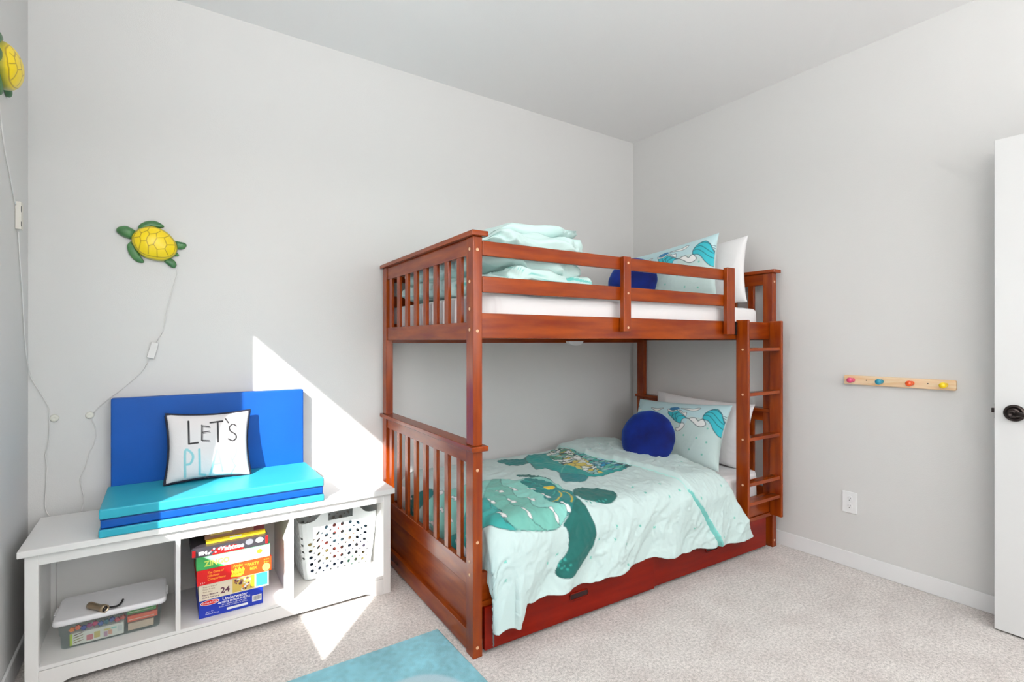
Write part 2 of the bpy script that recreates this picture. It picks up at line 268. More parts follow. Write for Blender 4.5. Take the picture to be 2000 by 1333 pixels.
RD={'k':[[(0.248,0.13),(0.253,0.463),(0.353,0.457)],[(0.4,0.2),(0.396,0.426),(0.484,0.441)],[(0.397,0.209),(0.486,0.231)],[(0.402,0.309),(0.486,0.3)],[(0.501,0.172),(0.647,0.158)],[(0.588,0.167),(0.59,0.472)],[(0.688,0.127),(0.718,0.19)],[(0.815,0.246),(0.775,0.215),(0.731,0.255),(0.741,0.32),(0.8,0.372),(0.812,0.428),(0.768,0.469),(0.712,0.435)]],'m':[[(0.216,0.927),(0.211,0.566),(0.27,0.582),(0.299,0.658),(0.271,0.745),(0.222,0.757)],[(0.369,0.558),(0.379,0.911),(0.444,0.929)],[(0.5,0.927),(0.581,0.574),(0.646,0.9)],[(0.536,0.795),(0.62,0.788)],[(0.734,0.674),(0.76,0.769),(0.804,0.683),(0.814,0.593)],[(0.76,0.769),(0.8,0.846),(0.755,0.95)]]}
# ------------------------------------------------------------------ the room
def carpet():
    m = bpy.data.materials.new('carpet'); m.use_nodes = True; N = m.node_tree.nodes; L = m.node_tree.links; p = N['Principled BSDF']
    p.inputs['Roughness'].default_value = .95; p.inputs['Specular IOR Level'].default_value = .1; p.inputs['Sheen Weight'].default_value = .25
    tc = N.new('ShaderNodeTexCoord')
    def noise(sc, d=3):
        n = N.new('ShaderNodeTexNoise'); n.inputs['Scale'].default_value = sc; n.inputs['Detail'].default_value = d; L.new(tc.outputs['Object'], n.inputs[0]); return n
    a, b, c = noise(7, 5), noise(260, 2), noise(90, 4)
    r1 = N.new('ShaderNodeValToRGB'); r1.color_ramp.elements[0].position = .32; r1.color_ramp.elements[1].position = .68
    r1.color_ramp.elements[0].color = (*srgb(226, 218, 213), 1); r1.color_ramp.elements[1].color = (*srgb(242, 236, 231), 1)
    L.new(a.outputs[0], r1.inputs[0])
    mx = N.new('ShaderNodeMix'); mx.data_type = 'RGBA'; mx.blend_type = 'MULTIPLY'; mx.inputs[0].default_value = 1
    r2 = N.new('ShaderNodeValToRGB'); r2.color_ramp.elements[0].position = .35; r2.color_ramp.elements[1].position = .6
    r2.color_ramp.elements[0].color = (.50, .485, .475, 1); r2.color_ramp.elements[1].color = (1, 1, 1, 1)
    ad = N.new('ShaderNodeMix'); ad.inputs[0].default_value = .5; L.new(b.outputs[0], ad.inputs[2]); L.new(c.outputs[0], ad.inputs[3])
    L.new(ad.outputs[0], r2.inputs[0]); L.new(r1.outputs[0], mx.inputs[6]); L.new(r2.outputs[0], mx.inputs[7]); L.new(mx.outputs[2], p.inputs['Base Color'])
    bp = N.new('ShaderNodeBump'); bp.inputs['Strength'].default_value = .7; bp.inputs['Distance'].default_value = .006
    L.new(ad.outputs[0], bp.inputs['Height']); L.new(bp.outputs[0], p.inputs['Normal'])
    return m
struct(B('floor', WC - .15, 1.9, WD - .15, WA + .12, -.1, 0, carpet(), bevel=0), 'speckled pale grey beige carpet covering the whole floor', 'carpet')
struct(B('ceiling', WC - .15, 1.9, WD - .15, WA + .12, H, H + .1, CEIL, bevel=0), 'plain pale grey painted ceiling', 'ceiling')
struct(B('wall_back', WC - .15, WB + .12, WA, WA + .12, 0, H, WALL, bevel=0), 'plain off-white wall behind bunk bed and bench', 'wall')
DY0, DY1, DH = -3.72, -2.93, 2.06        # doorway in the right-hand wall
bm = bmesh.new()
box(bm, WB, WB + .12, DY1, WA, 0, H); box(bm, WB, WB + .12, WD, DY0, 0, H); box(bm, WB, WB + .12, DY0, DY1, DH, H)
struct(obj('wall_right', bm, WALL), 'plain off-white wall with the peg rail and outlet', 'wall')
bm = bmesh.new(); y0, y1, z0, z1 = WIN
box(bm, WC - .15, WC, y1, WA, 0, H); box(bm, WC - .15, WC, WD - .15, y0, 0, H); box(bm, WC - .15, WC, y0, y1, 0, z0); box(bm, WC - .15, WC, y0, y1, z1, H)
struct(obj('wall_left', bm, WALL), 'plain pale wall at the left edge, the one holding the cropped turtle', 'wall')
bm = bmesh.new(); a0, a1, c0, c1 = WIN2
box(bm, WC, a0, WD - .15, WD, 0, H); box(bm, a1, 1.9, WD - .15, WD, 0, H); box(bm, a0, a1, WD - .15, WD, 0, c0); box(bm, a0, a1, WD - .15, WD, c1, H)
struct(obj('wall_front', bm, WALL))
bm = bmesh.new(); box(bm, 1.78, 1.9, WD, -2.4, 0, H); box(bm, WB + .12, 1.78, -2.5, -2.4, 0, H)
struct(obj('wall_hall', bm, WALL))
# an unseen blocker wall added outside, which keeps the sun off the rear window
struct(B('wall_sun_blocker', -2.35, -2.15, -7.4, WD - .16, 0, 4.6, WALL, bevel=0))
# baseboards
def baseboard(name, x0, x1, y0, y1, lab=None):
    bm = bmesh.new(); box(bm, x0, x1, y0, y1, 0, .082)
    return struct(obj(name, bm, TRIM, bevel=.003), lab, 'baseboard' if lab else None)
T_ = .010
baseboard('baseboard_back', WC + T_, WB - T_, WA - T_, WA, 'white baseboard behind the bench and bed')
baseboard('baseboard_right', WB - T_, WB, DY1 + .07, WA - T_, 'white baseboard running from the ladder to the door')
baseboard('baseboard_left', WC, WC + T_, WD, WA - T_, 'white baseboard beside the left end of the bench')
baseboard('baseboard_front', WC + T_, WB, WD, WD + T_)
# windows: frame, sash and a clear pane
GL = bpy.data.materials.new('window_glass'); GL.use_nodes = True
n = GL.node_tree.nodes; l = GL.node_tree.links; n.remove(n['Principled BSDF'])
tr = n.new('ShaderNodeBsdfTransparent'); gg = n.new('ShaderNodeBsdfGlossy'); gg.inputs['Roughness'].default_value = .02
ms = n.new('ShaderNodeMixShader'); ms.inputs[0].default_value = .06
l.new(tr.outputs[0], ms.inputs[1]); l.new(gg.outputs[0], ms.inputs[2]); l.new(ms.outputs[0], n['Material Output'].inputs[0])
w = struct(bpy.data.objects.new('window_1', None)); COL.objects.link(w)
bm = bmesh.new(); xo = WC - .14
box(bm, xo, xo + .03, y0 - .0, y0 + .02, z0, z1); box(bm, xo, xo + .03, y1 - .02, y1, z0, z1)
box(bm, xo, xo + .03, y0, y1, z0, z0 + .02); box(bm, xo, xo + .03, y0, y1, z1 - .02, z1)
obj('window_frame', bm, TRIM, w, .002)
bm = bmesh.new(); box(bm, xo + .012, xo + .016, y0 + .02, y1 - .02, z0 + .02, z1 - .02); obj('pane', bm, GL, w)
w = struct(bpy.data.objects.new('window_fill', None)); COL.objects.link(w)  # rear window added to let fill light in
bm = bmesh.new(); yo = WD - .14; am = (a0 + a1) / 2
for q in (a0, am - .02, a1 - .04): box(bm, q, q + .04, yo, yo + .04, c0, c1)
box(bm, a0, a1, yo, yo + .04, c0, c0 + .04); box(bm, a0, a1, yo, yo + .04, c1 - .04, c1)
obj('window_frame', bm, TRIM, w, .002)
for q in (a0 + .04, am + .02):
    bm = bmesh.new(); box(bm, q, q + (a1 - a0) / 2 - .06, yo + .016, yo + .02, c0 + .04, c1 - .04); obj('pane', bm, GL, w)
# doorway casing and the door folded back against the wall
bm = bmesh.new()
for q in (DY0 - .06, DY1): box(bm, WB - .012, WB, q, q + .06, 0, DH + .06)
box(bm, WB - .012, WB, DY0, DY1, DH, DH + .06)
struct(obj('trim_1', bm, TRIM, bevel=.002))
d = struct(bpy.data.objects.new('door_1', None), 'white door standing open against the right wall', 'door'); COL.objects.link(d)
d.location = (-.147, -2.118, 0)
B('door_leaf', 0, .035, -.78, 0, .008, 2.045, DOORP, d, .002)
BRZ = mat('dark_bronze', srgb(62, 54, 52), .28, metal=.9)
BRD = mat('bronze_edge', srgb(150, 140, 132), .25, metal=1)
for side in (-1, 1):
    xs = 0 if side < 0 else .035
    bm = bmesh.new()
    lathe(bm, [(.034, xs), (.034, xs + side * .005), (.030, xs + side * .010), (.024, xs + side * .012), (.0235, xs + side * .010), (.014, xs + side * .012), (.012, xs + side * .03)], 40, 'x', (0, -.062, .913))
    hd = obj('door_handle', bm, BRZ, d, smooth=True)
    bm = bmesh.new()
    lathe(bm, [(.002, xs + side * .028), (.012, xs + side * .030), (.016, xs + side * .036), (.016, xs + side * .044), (.008, xs + side * .049), (.007, xs + side * .046), (.001, xs + side * .046)], 28, 'x', (0, -.062, .913))
    tube(bm, [(xs + side * .040, -.066, .913), (xs + side * .042, -.10, .912), (xs + side * .043, -.14, .908), (xs + side * .040, -.17, .908)], [.010, .009, .008, .007], 12)
    obj('lever', bm, BRZ, hd, smooth=True)
    bm = bmesh.new(); lathe(bm, [(.0335, xs + side * .0052), (.0325, xs + side * .0068), (.0312, xs + side * .0078)], 40, 'x', (0, -.062, .913), cap=False); obj('rose_ring', bm, BRD, hd, smooth=True)
lt = B('latch_plate', .008, .027, 0, .002, .885, .945, BRZ, d, 0); B('latch_bolt', .011, .024, .002, .012, .907, .926, BRZ, lt, .001)
for q in (.25, 1.0, 1.8): B('hinge', .036, .04, -.79, -.72, q, q + .09, BRZ, d, 0)
# an unseen flush lamp added mid-room as fill light
t = thing('ceiling_fill_light', 'round frosted fill light added on the ceiling above the middle of the carpet', 'light', (-1.75, -2.35, H))
bm = bmesh.new(); lathe(bm, [(.19, 0), (.19, -.03), (.17, -.035)], 48); obj('lamp_base', bm, TRIM, t, smooth=True)
bm = bmesh.new(); lathe(bm, [(.165, -.03), (.16, -.06), (.12, -.09), (.05, -.10), (.001, -.102)], 48)
obj('diffuser', bm, mat('fill_glow', (1, .99, .97), .5, emit=7), t, smooth=True)

# ------------------------------------------------------------------ bunk bed (its own frame: x along the length, y towards the back wall)
F0 = (-2.044, -1.067); AB = R(-2.0)
LB, WBD = 2.015, 1.07
bed = thing('bunk_bed', 'tall cherry-brown wooden bunk bed standing in the corner of the room', 'bunk bed', (*F0, 0), AB)
def plug(ax, org, par, r=.0062):
    bm = bmesh.new(); lathe(bm, [(r, -.0012), (r, .002)], 16, ax, org); return obj('bolt_cover', bm, PLUG, par)
def bed_end(x0, x1, face):
    '''end frame between x0 (room side) and x1'''
    for ys in ((0, .06), (WBD - .06, WBD)):
        pm = bmesh.new(); box(pm, x0, x1, *ys, 0, .787); box(pm, x0 + .0005, x1 - .0005, ys[0] + .0005, ys[1] - .0005, .807, 1.606)
        post = obj('post', pm, WOODV, bed, .0025)
        if ys[0] == 0:
            for z in (.04, .44, .715, 1.245, 1.555): plug('y', ((x0 + x1) / 2 - .002, 0, z), post)
            if face < 0:
                for z in (.31, .36, 1.25, 1.33, 1.435, 1.56): plug('x', (x0, .03, z), post)
    for z in (.787, 1.606):
        pm = bmesh.new(); box(pm, x0 - .014, x1 + .017, -.018, WBD + .006, z, z + .020); obj('cap_rail', pm, WOODY, bed, .003)
    xa, xb = x0 + .006, x1 - .010
    for z0_, z1_ in ((1.54, 1.606), (1.212, 1.28), (.733, .787), (.258, .34), (.01, .088)):
        e = .004 if z1_ == .088 else 0
        B('end_rail', xa - e, xb, .06, WBD - .06, z0_, z1_, WOODY, bed, .002)
    B('end_panel', xa + .014, xb - .006, .06, WBD - .06, .07, .27, WOODY, bed, 0)
    for k in range(8):
        c = .143 + .117 * k
        for z0_, z1_ in ((1.27, 1.55), (.33, .74)):
            B('slat', xa + .003, xb - .006, c - .019, c + .019, z0_, z1_, WOODV, bed, .002)
WOODY = mat('cherry_wood_cross', srgb(142, 60, 8), .4, .004, 90, var=.42, vscale=3.2, spec=0, coat=.8, cior=1.5, stretch=(9, 1.2, 9), vcol=srgb(110, 34, 3), detail=5)
bed_end(0, .040, -1); bed_end(LB - .040, LB, 1)
X0, X1 = .040, LB - .040
# long rails
B('side_rail', X0, X1, .012, .036, 1.217, 1.315, WOOD, bed, .003)
B('side_rail', X0, X1, WBD - .036, WBD - .012, 1.195, 1.300, WOOD, bed, .003)
B('side_rail', X0, X1, .012, .036, .207, .315, WOOD, bed, .003)
B('side_rail', X0, X1, WBD - .036, WBD - .012, .207, .315, WOOD, bed, .003)
bm = bmesh.new(); box(bm, X0, X1, .036, .06, 1.217, 1.24); box(bm, X0, X1, WBD - .06, WBD - .036, 1.195, 1.225)
obj('slat_ledge', bm, WOOD, bed, .001)
B('lower_ledge', X0, X1, .004, .03, .186, .207, WOOD, bed, .002)
XG = 1.565
B('guard_rail', X0, XG, 0, .020, 1.535, 1.592, WOOD, bed, .004)
B('guard_rail', X0, XG, 0, .020, 1.394, 1.456, WOOD, bed, .004)
B('guard_rail', X0, X1, WBD - .02, WBD, 1.535, 1.592, WOOD, bed, .004)
B('guard_rail', X0, X1, WBD - .02, WBD, 1.394, 1.456, WOOD, bed, .004)
def guard_post(xa, xb, y0, y1, z0, z1, plugs=True):
    p = B('guard_post', xa, xb, y0, y1, z0, z1, WOODV, bed, .003)
    if plugs:
        for z in (1.268, 1.425, 1.563): plug('y', ((xa + xb) / 2 + .004, y0, z), p, .0055)
guard_post(.757, .803, -.026, 0, 1.25, 1.592)
guard_post(1.513, 1.578, -.026, 0, 1.242, 1.600, False)
# slat bases for both bunks
for zz in (1.24, .225):
    for k in range(12):
        c = .12 + .16 * k
        B('support_slat', c, c + .06, .04, WBD - .04, zz, zz + .014, WOODY, bed, 0)
# ladder hooked over the side rail
lad = bmesh.new(); LX0, LX1 = 1.637, 1.955
for a in (LX0, LX1): box(lad, a, a + .019, -.064, .009, .195, 1.322)
ladder = obj('ladder', lad, WOODV, bed, .004)
for z in (1.150, .905, .660, .413, .306):
    B('rung', LX0 + .019, LX1, -.056, -.004, z, z + .019, WOOD, ladder, .002)
for z in (1.16, .915, .67, .423): plug('x', (LX0, -.032, z), ladder)
B('hook_bracket', LX0 - .012, LX0 + .001, .0, .012, 1.24, 1.31, BRZ, ladder, .001)

# drawers rolled in under the lower bunk
def drawer(x0, x1, y, label, hx):
    t = thing('underbed_drawer', label, 'drawer', (*F0, 0), AB, 'drawers under the bunk bed')
    B('drawer_front', x0, x1, y, y + .018, .018, .184, WOODR, t, .002)
    bm = bmesh.new(); D_ = .5
    box(bm, x0 + .02, x0 + .03, y + .018, y + D_, .03, .15); box(bm, x1 - .03, x1 - .02, y + .018, y + D_, .03, .15)
    box(bm, x0 + .02, x1 - .02, y + D_, y + D_ + .01, .03, .15); box(bm, x0 + .03, x1 - .03, y + .018, y + D_, .03, .04)
    obj('drawer_box', bm, WOODR, t)
    for a in (x0 + .1, x1 - .1):
        for b in (y + .06, y + D_ - .05): bm = bmesh.new(); lathe(bm, [(.016, a - .01), (.016, a + .01)], 16, 'x', (0, b, .016)); obj('wheel', bm, BRZ, t)
    w, h, z = .052, .014, .112; bm = bmesh.new(); P = []
    for i in range(28):
        q = 2 * math.pi * i / 28; cx = (w - h) * (1 if math.cos(q) > 0 else -1); P.append((hx + cx + h * math.cos(q), y - .002, z + h * math.sin(q)))
    tube(bm, P, .003, 8, closed=True)
    hd = obj('handle', bm, WOODR, t, smooth=True)
    bm = bmesh.new(); bm.faces.new([bm.verts.new((p[0], y - .0008, p[2])) for p in P]); obj('slot_shade_face', bm, mat('slot_shade', srgb(38, 8, 4), .7), hd)  # dark face stands for shade inside the pull; no hole is cut
drawer(.050, .983, -.001, 'shade-darkened red-brown rolling drawer under the bed, nearer the footboard', .514)
drawer(.990, 1.925, .010, 'shade-darkened red-brown rolling drawer under the bed, nearer the ladder', 1.43)
# ------------------------------------------------------------------ bedding
SHEET = mat('white_sheet', srgb(242, 240, 240), .85, .05, 500, sheen=.1)
MINT = srgb(202, 222, 219); AQUA = srgb(128, 206, 198)
FAB = mat('printed_cotton', MINT, .85, .05, 700, attr='print', sheen=.1)
def rounded_box(name, x0, x1, y0, y1, z0, z1, r, amp, seed, m, label, cat, group=None, nu=120, nv=60, frame=True):
    '''closed soft block: a superellipsoid with wrinkled skin'''
    U, V = np.meshgrid(np.linspace(0, 2 * np.pi, nu, endpoint=False), np.linspace(-np.pi / 2, np.pi / 2, nv), indexing='ij')
    def sp(c, e): return np.sign(c) * np.abs(c) ** e
    hx, hy, hz = (x1 - x0) / 2, (y1 - y0) / 2, (z1 - z0) / 2
    cx, cy, cz = (x1 + x0) / 2, (y1 + y0) / 2, (z1 + z0) / 2
    e1, e2 = r
    X = hx * sp(np.cos(V), e1) * sp(np.cos(U), e2); Y = hy * sp(np.cos(V), e1) * sp(np.sin(U), e2); Z = hz * sp(np.sin(V), e1)
    w = (wrinkle(X + Z * .7 + 3, Y + Z * .7 + 5, seed, 7) - .35) * amp
    k = 1 + w / max(min(hx, hy), .1); X = X * k; Y = Y * k; Z = Z + w * np.sign(Z) * (np.abs(np.sin(V)) > .3)
    me = grid_mesh(name, cx + X, cy + Y, cz + Z, True)
    return me
def bed_thing_mesh(name, me, m, label, cat, group=None):
    o = obj(name, me, m); o.location = (*F0, 0); o.rotation_euler = (0, 0, AB); return tag(o, label, cat, group)
me = rounded_box('mattress', .048, 1.955, .046, 1.02, 1.256, 1.403, (.18, .12), .010, 3, SHEET, '', '', nu=320, nv=90)
up = bed_thing_mesh('mattress', me, SHEET, 'white-sheeted mattress on the upper bunk', 'mattress', 'bunk mattresses')
bm = bmesh.new(); prism(bm, [(1.24 + .062 * math.cos(q), 1.205 - .028 * math.sin(q)) for q in [math.pi * i / 16 for i in range(17)]], .90, .93)
obj('care_flap', bm, SHEET, up)
me = rounded_box('mattress', .06, 1.955, .046, 1.02, .241, .445, (.16, .12), .010, 5, SHEET, '', '', nu=320, nv=60)
bed_thing_mesh('mattress', me, SHEET, 'white-sheeted mattress on the lower bunk under the turtle duvet', 'mattress', 'bunk mattresses')

# --- lower duvet, in cloth coordinates a (along the bed) and b (from the wall across and down the front)
# cloth coordinates of the lower duvet -> bed coordinates
A0=.25; FX=.13; FR=.065; B0=.93; FRR=.10
def _prof(s,R):
    s=np.maximum(s,0); q=R*np.pi/2
    h=np.where(s<q,R*np.sin(np.minimum(s,q)/R),R)
    d=np.where(s<q,R*(1-np.cos(np.minimum(s,q)/R)),R+s-q)
    return h,d
def cloth(a,b):
    ha,da=_prof(A0-a,FR); hb,db=_prof(b-B0,FRR)
    hw,dw=_prof(.10-b,.06)
    bx=np.where(a>A0,FX+(a-A0),FX-ha)
    by=np.where(b<B0,.99-b,.06-hb)
    top=.495+.035*np.exp(-((bx-1.3)/.25)**2-((by-.85)/.2)**2)+.015*np.sin(np.clip(by,0,1)*3.1)
    z=top-da-db-dw
    return bx,by,z

DEEP = srgb(12, 120, 118); DK = srgb(10, 92, 86); LT = srgb(138, 206, 194); MD = srgb(112, 180, 166); TEAL = srgb(18, 146, 140); INK = srgb(28, 70, 72); WHT = srgb(246, 246, 244)
def duvet_paint(a, b):
    P = Paint(a, b, MINT); sh = a.shape
    P.fill(TD['rearA'], DEEP, INK, .002); P.fill(TD['topA'], DK)
    P.fill(TD['shellA'], LT, INK, .002); P.fill(TD['midA'], MD, INK, .0015)
    P.fill(TD['deepA'], srgb(52, 158, 152), INK, .0015); P.fill(TD['darkA'], DEEP)
    for k in ('s1', 's2', 's3', 's4', 's5'): P.stroke(TD[k], INK, .0022, smooth=True)
    for (x, y) in TD['teeth']:
        q = [(x - .008, y - .030), (x + .006, y - .030), (x + .004, y - .012), (x + .012, y + .004), (x + .008, y + .024), (x + .001, y + .030), (x - .009, y + .014), (x - .003, y - .004)]
        P.fill(q, WHT, INK, .002)
    P.fill(TD['flipA'], DK, INK, .002); P.fill(TD['headA'], DK, INK, .002)
    for p in TD['tipdots']: P.dot(p, srgb(46, 150, 140), .006)
    hx, hy = TD['headA'][7]
    for i in range(7): P.dot((hx + .02 * i - .04, hy + .006 * (i % 2)), srgb(52, 150, 140), .005)
    YE = srgb(216, 184, 40)
    P.fill([(TD['yel'][0][0] + .03 * math.cos(t), TD['yel'][0][1] + .022 * math.sin(t)) for t in [k * .6 for k in range(10)]], YE)
    for k in ('arc1', 'arc2'): P.stroke(TD[k], YE, .006, smooth=True)
    for k in ('arc3', 'arc4', 'arc5'): P.stroke(TD[k], srgb(70, 178, 160), .004, smooth=True)
    P.fill(TD['flipB1'], DEEP, INK, .0022); P.fill(TD['flipB2'], srgb(22, 120, 124), INK, .0022)
    P.fill(TD['shellB'], TEAL, INK, .003)
    for i, (nm, pal) in enumerate((('bandB', [srgb(226, 232, 220), srgb(236, 240, 236), srgb(208, 190, 90), srgb(70, 150, 120), srgb(150, 196, 190)]),
                                   ('blueB', [srgb(30, 130, 170), srgb(150, 196, 200), srgb(60, 170, 160), srgb(176, 206, 214), srgb(90, 180, 160)]))):
        m = P.inside(TD[nm]); rng = np.random.RandomState(4 + i); x, y = P.x[m], P.y[m]
        n_ = 150; lo = (x.min(), y.min()); hi = (x.max(), y.max()); sx = rng.uniform(lo[0], hi[0], n_); sy = rng.uniform(lo[1], hi[1], n_)
        d1 = np.full(x.size, 9.); d2 = d1.copy(); idx = np.zeros(x.size, int)
        for k in range(n_):
            d = np.hypot(x - sx[k], (y - sy[k]) * (1.8 if i else 1)); nw = d < d1; d2 = np.where(nw, d1, np.minimum(d2, d)); idx = np.where(nw, k, idx); d1 = np.where(nw, d, d1)
        col = np.array(pal)[idx % len(pal)]; col[d2 - d1 < .0035] = INK
        P.c[np.where(m)[0], :3] = col
    for k in ('lB1', 'lB2'): P.stroke(TD[k], LT, .003, smooth=True)
    P.stroke(TD['lB3'], INK, .003, smooth=True); P.fill(TD['tipB'], INK)
    P.stroke(TD['shellB'], INK, .003, True, smooth=True)
    rng = np.random.RandomState(2)
    for p in TD['dots']:
        if rng.rand() < 1: P.fill([(p[0] + .007 * math.cos(t) * (1.3 if k % 2 else .7), p[1] + .007 * math.sin(t) * (1.3 if k % 2 else .7)) for k, t in enumerate([i * .785 for i in range(8)])], srgb(120, 196, 182))
    return P.c.reshape(*sh, 4)

def duvet_skin(a, b, off=0.0, seed=11):
    '''surface point with wrinkles, pushed out by off'''
    e = 1e-3
    x, y, z = cloth(a, b); xa, ya, za = cloth(a + e, b); xb, yb, zb = cloth(a, b + e)
    n = np.cross(np.stack([xa - x, ya - y, za - z], -1), np.stack([xb - x, yb - y, zb - z], -1)); n /= np.linalg.norm(n, axis=-1, keepdims=True) + 1e-9
    n = np.where(n[..., 2:3] < -.2, -n, n)
    hang = np.clip((b - B0) / .3, 0, 1)
    s = np.where((n[..., 2] < 0), -1, 1)
    # make sure the normal looks outwards (up, towards the front, towards the foot)
    ref = np.stack([-np.clip((A0 - a) * 20, 0, 1), -np.clip((b - B0) * 10, 0, 1), np.ones_like(a) * .5], -1)
    n = n * np.sign((n * ref).sum(-1, keepdims=True) + 1e-9)
    w = (wrinkle(a * .9 + .35 * b, b, seed, 5.5) - .4) * (.018 + .010 * hang) + (vnoise(a * 3.1, b * 3.1, seed + 5) - .5) * .03
    w += .0050 * (ridge(a * 22 + b * 9, b * 14 - a * 4, seed + 3) - .5) + .0030 * (ridge(a * 41 - b * 16, b * 37 + a * 9, seed + 4) - .5)
    # vertical drape folds on the hanging front
    w += hang * .016 * np.sin(a * 21 + 3 * vnoise(a * 4, b * 2, 31) * 2) * np.clip((b - B0 - .1) * 5, 0, 1)
    w += hang * .03 * np.exp(-((a - .30) / .16) ** 2)
    w = w + off
    lim = np.where(a < A0 + .02, .004, 1.)          # tucked flat between mattress and footboard
    front = np.clip((b - 1.0) * 8, 0, 1)
    w = np.where(a < A0 + .02, np.minimum(w, .006 + .02 * front), w)
    p = np.stack([x, y, z], -1) + n * w[..., None]
    # widen the hanging corner towards the post
    p[..., 0] = np.maximum(p[..., 0], .0445)
    k = np.clip((b - 1.02) * 10, 0, 1)
    p[..., 1] = p[..., 1] * (1 - k) + np.minimum(p[..., 1], -.016) * k
    return p
na, nb = 430, 330
ta = np.linspace(0, 1, na); tb = np.linspace(0, 1, nb)
TA, TB_ = np.meshgrid(ta, tb, indexing='ij')
def bmax(a): return np.interp(a, [0, .1, .18, .285, .312, .36, .52, 1.07, 1.3, 1.55, 1.80], [1.22, 1.27, 1.34, 1.385, 1.29, 1.305, 1.305, 1.298, 1.32, 1.33, 1.35])
def ahead(b): return np.interp(b, [0, .96, 1.045, 1.145, 1.25, 1.34], [1.62, 1.62, 1.63, 1.68, 1.75, 1.80])
aa = TA * 1.62; bb = TB_ * bmax(aa); aa = TA * ahead(bb); bb = TB_ * bmax(aa) + .004 * np.sin(aa * 40) * TB_ ** 8
pts = duvet_skin(aa, bb); cols = duvet_paint(aa, bb)
me1 = (pts, cols)
# fold-back layer near the pillows
nf = 110
tf = np.linspace(0, 1, nf); TF, TBf = np.meshgrid(tf, tb, indexing='ij')
bbf = TBf * 1.335
def afold(b): return np.interp(b, [0, .08, .35, .53, .8, 1.03, 1.166, 1.284, 1.335], [1.235, 1.227, 1.21, 1.238, 1.287, 1.305, 1.41, 1.483, 1.52])
aaf = ahead(bbf) * (1 - TF) + afold(bbf) * TF
off = .026 * np.sin(np.clip(TF * 9, 0, 1) * np.pi / 2) * np.where(TF > .93, np.cos(np.clip((TF - .93) / .07, 0, 1) * np.pi / 2), 1) + .0015
ptf = duvet_skin(aaf, bbf, 0, 11); 
nrm = duvet_skin(aaf, bbf, .01, 11) - ptf; nrm /= np.linalg.norm(nrm, axis=-1, keepdims=True) + 1e-9
ptf = ptf + nrm * (off * (.8 + .5 * vnoise(aaf * 7, bbf * 7, 3)))[..., None] + nrm * ((wrinkle(aaf, bbf, 77, 8) - .4) * .006 * np.sin(np.pi * TF))[..., None]
ptf[..., 0] += (.022 * np.sin(np.clip(TF * 9, 0, 1) * np.pi))
Pf = Paint(aaf, bbf, MINT)
rng = np.random.RandomState(5)
for _ in range(26):
    p = (rng.uniform(1.25, 1.7), rng.uniform(.1, 1.3)); Pf.dot(p, srgb(120, 196, 182), .0055)
cf = Pf.c.reshape(nf, nb, 4)
cf[TF > .985, :3] = srgb(176, 224, 216)
cf[(TF > .98 - .07 * np.clip((bbf - 1.0) * 4, 0, 1)) & (bbf > 1.02), :3] = AQUA
co = np.concatenate([pts.reshape(-1, 3), ptf.reshape(-1, 3)])
i1 = np.arange(na * nb).reshape(na, nb); i2 = np.arange(nf * nb).reshape(nf, nb) + na * nb
qd = lambda i: np.stack([i[:-1, :-1], i[1:, :-1], i[1:, 1:], i[:-1, 1:]], -1).reshape(-1, 4)
me = raw_mesh('duvet', co, np.concatenate([qd(i1), qd(i2)]), np.concatenate([cols.reshape(-1, 4), cf.reshape(-1, 4)]))
o = bed_thing_mesh('duvet', me, FAB, 'mint duvet printed with two green sea turtles spread on the lower bunk', 'duvet')
sm = o.modifiers.new('thickness', 'SOLIDIFY'); sm.thickness = .006; sm.offset = -1

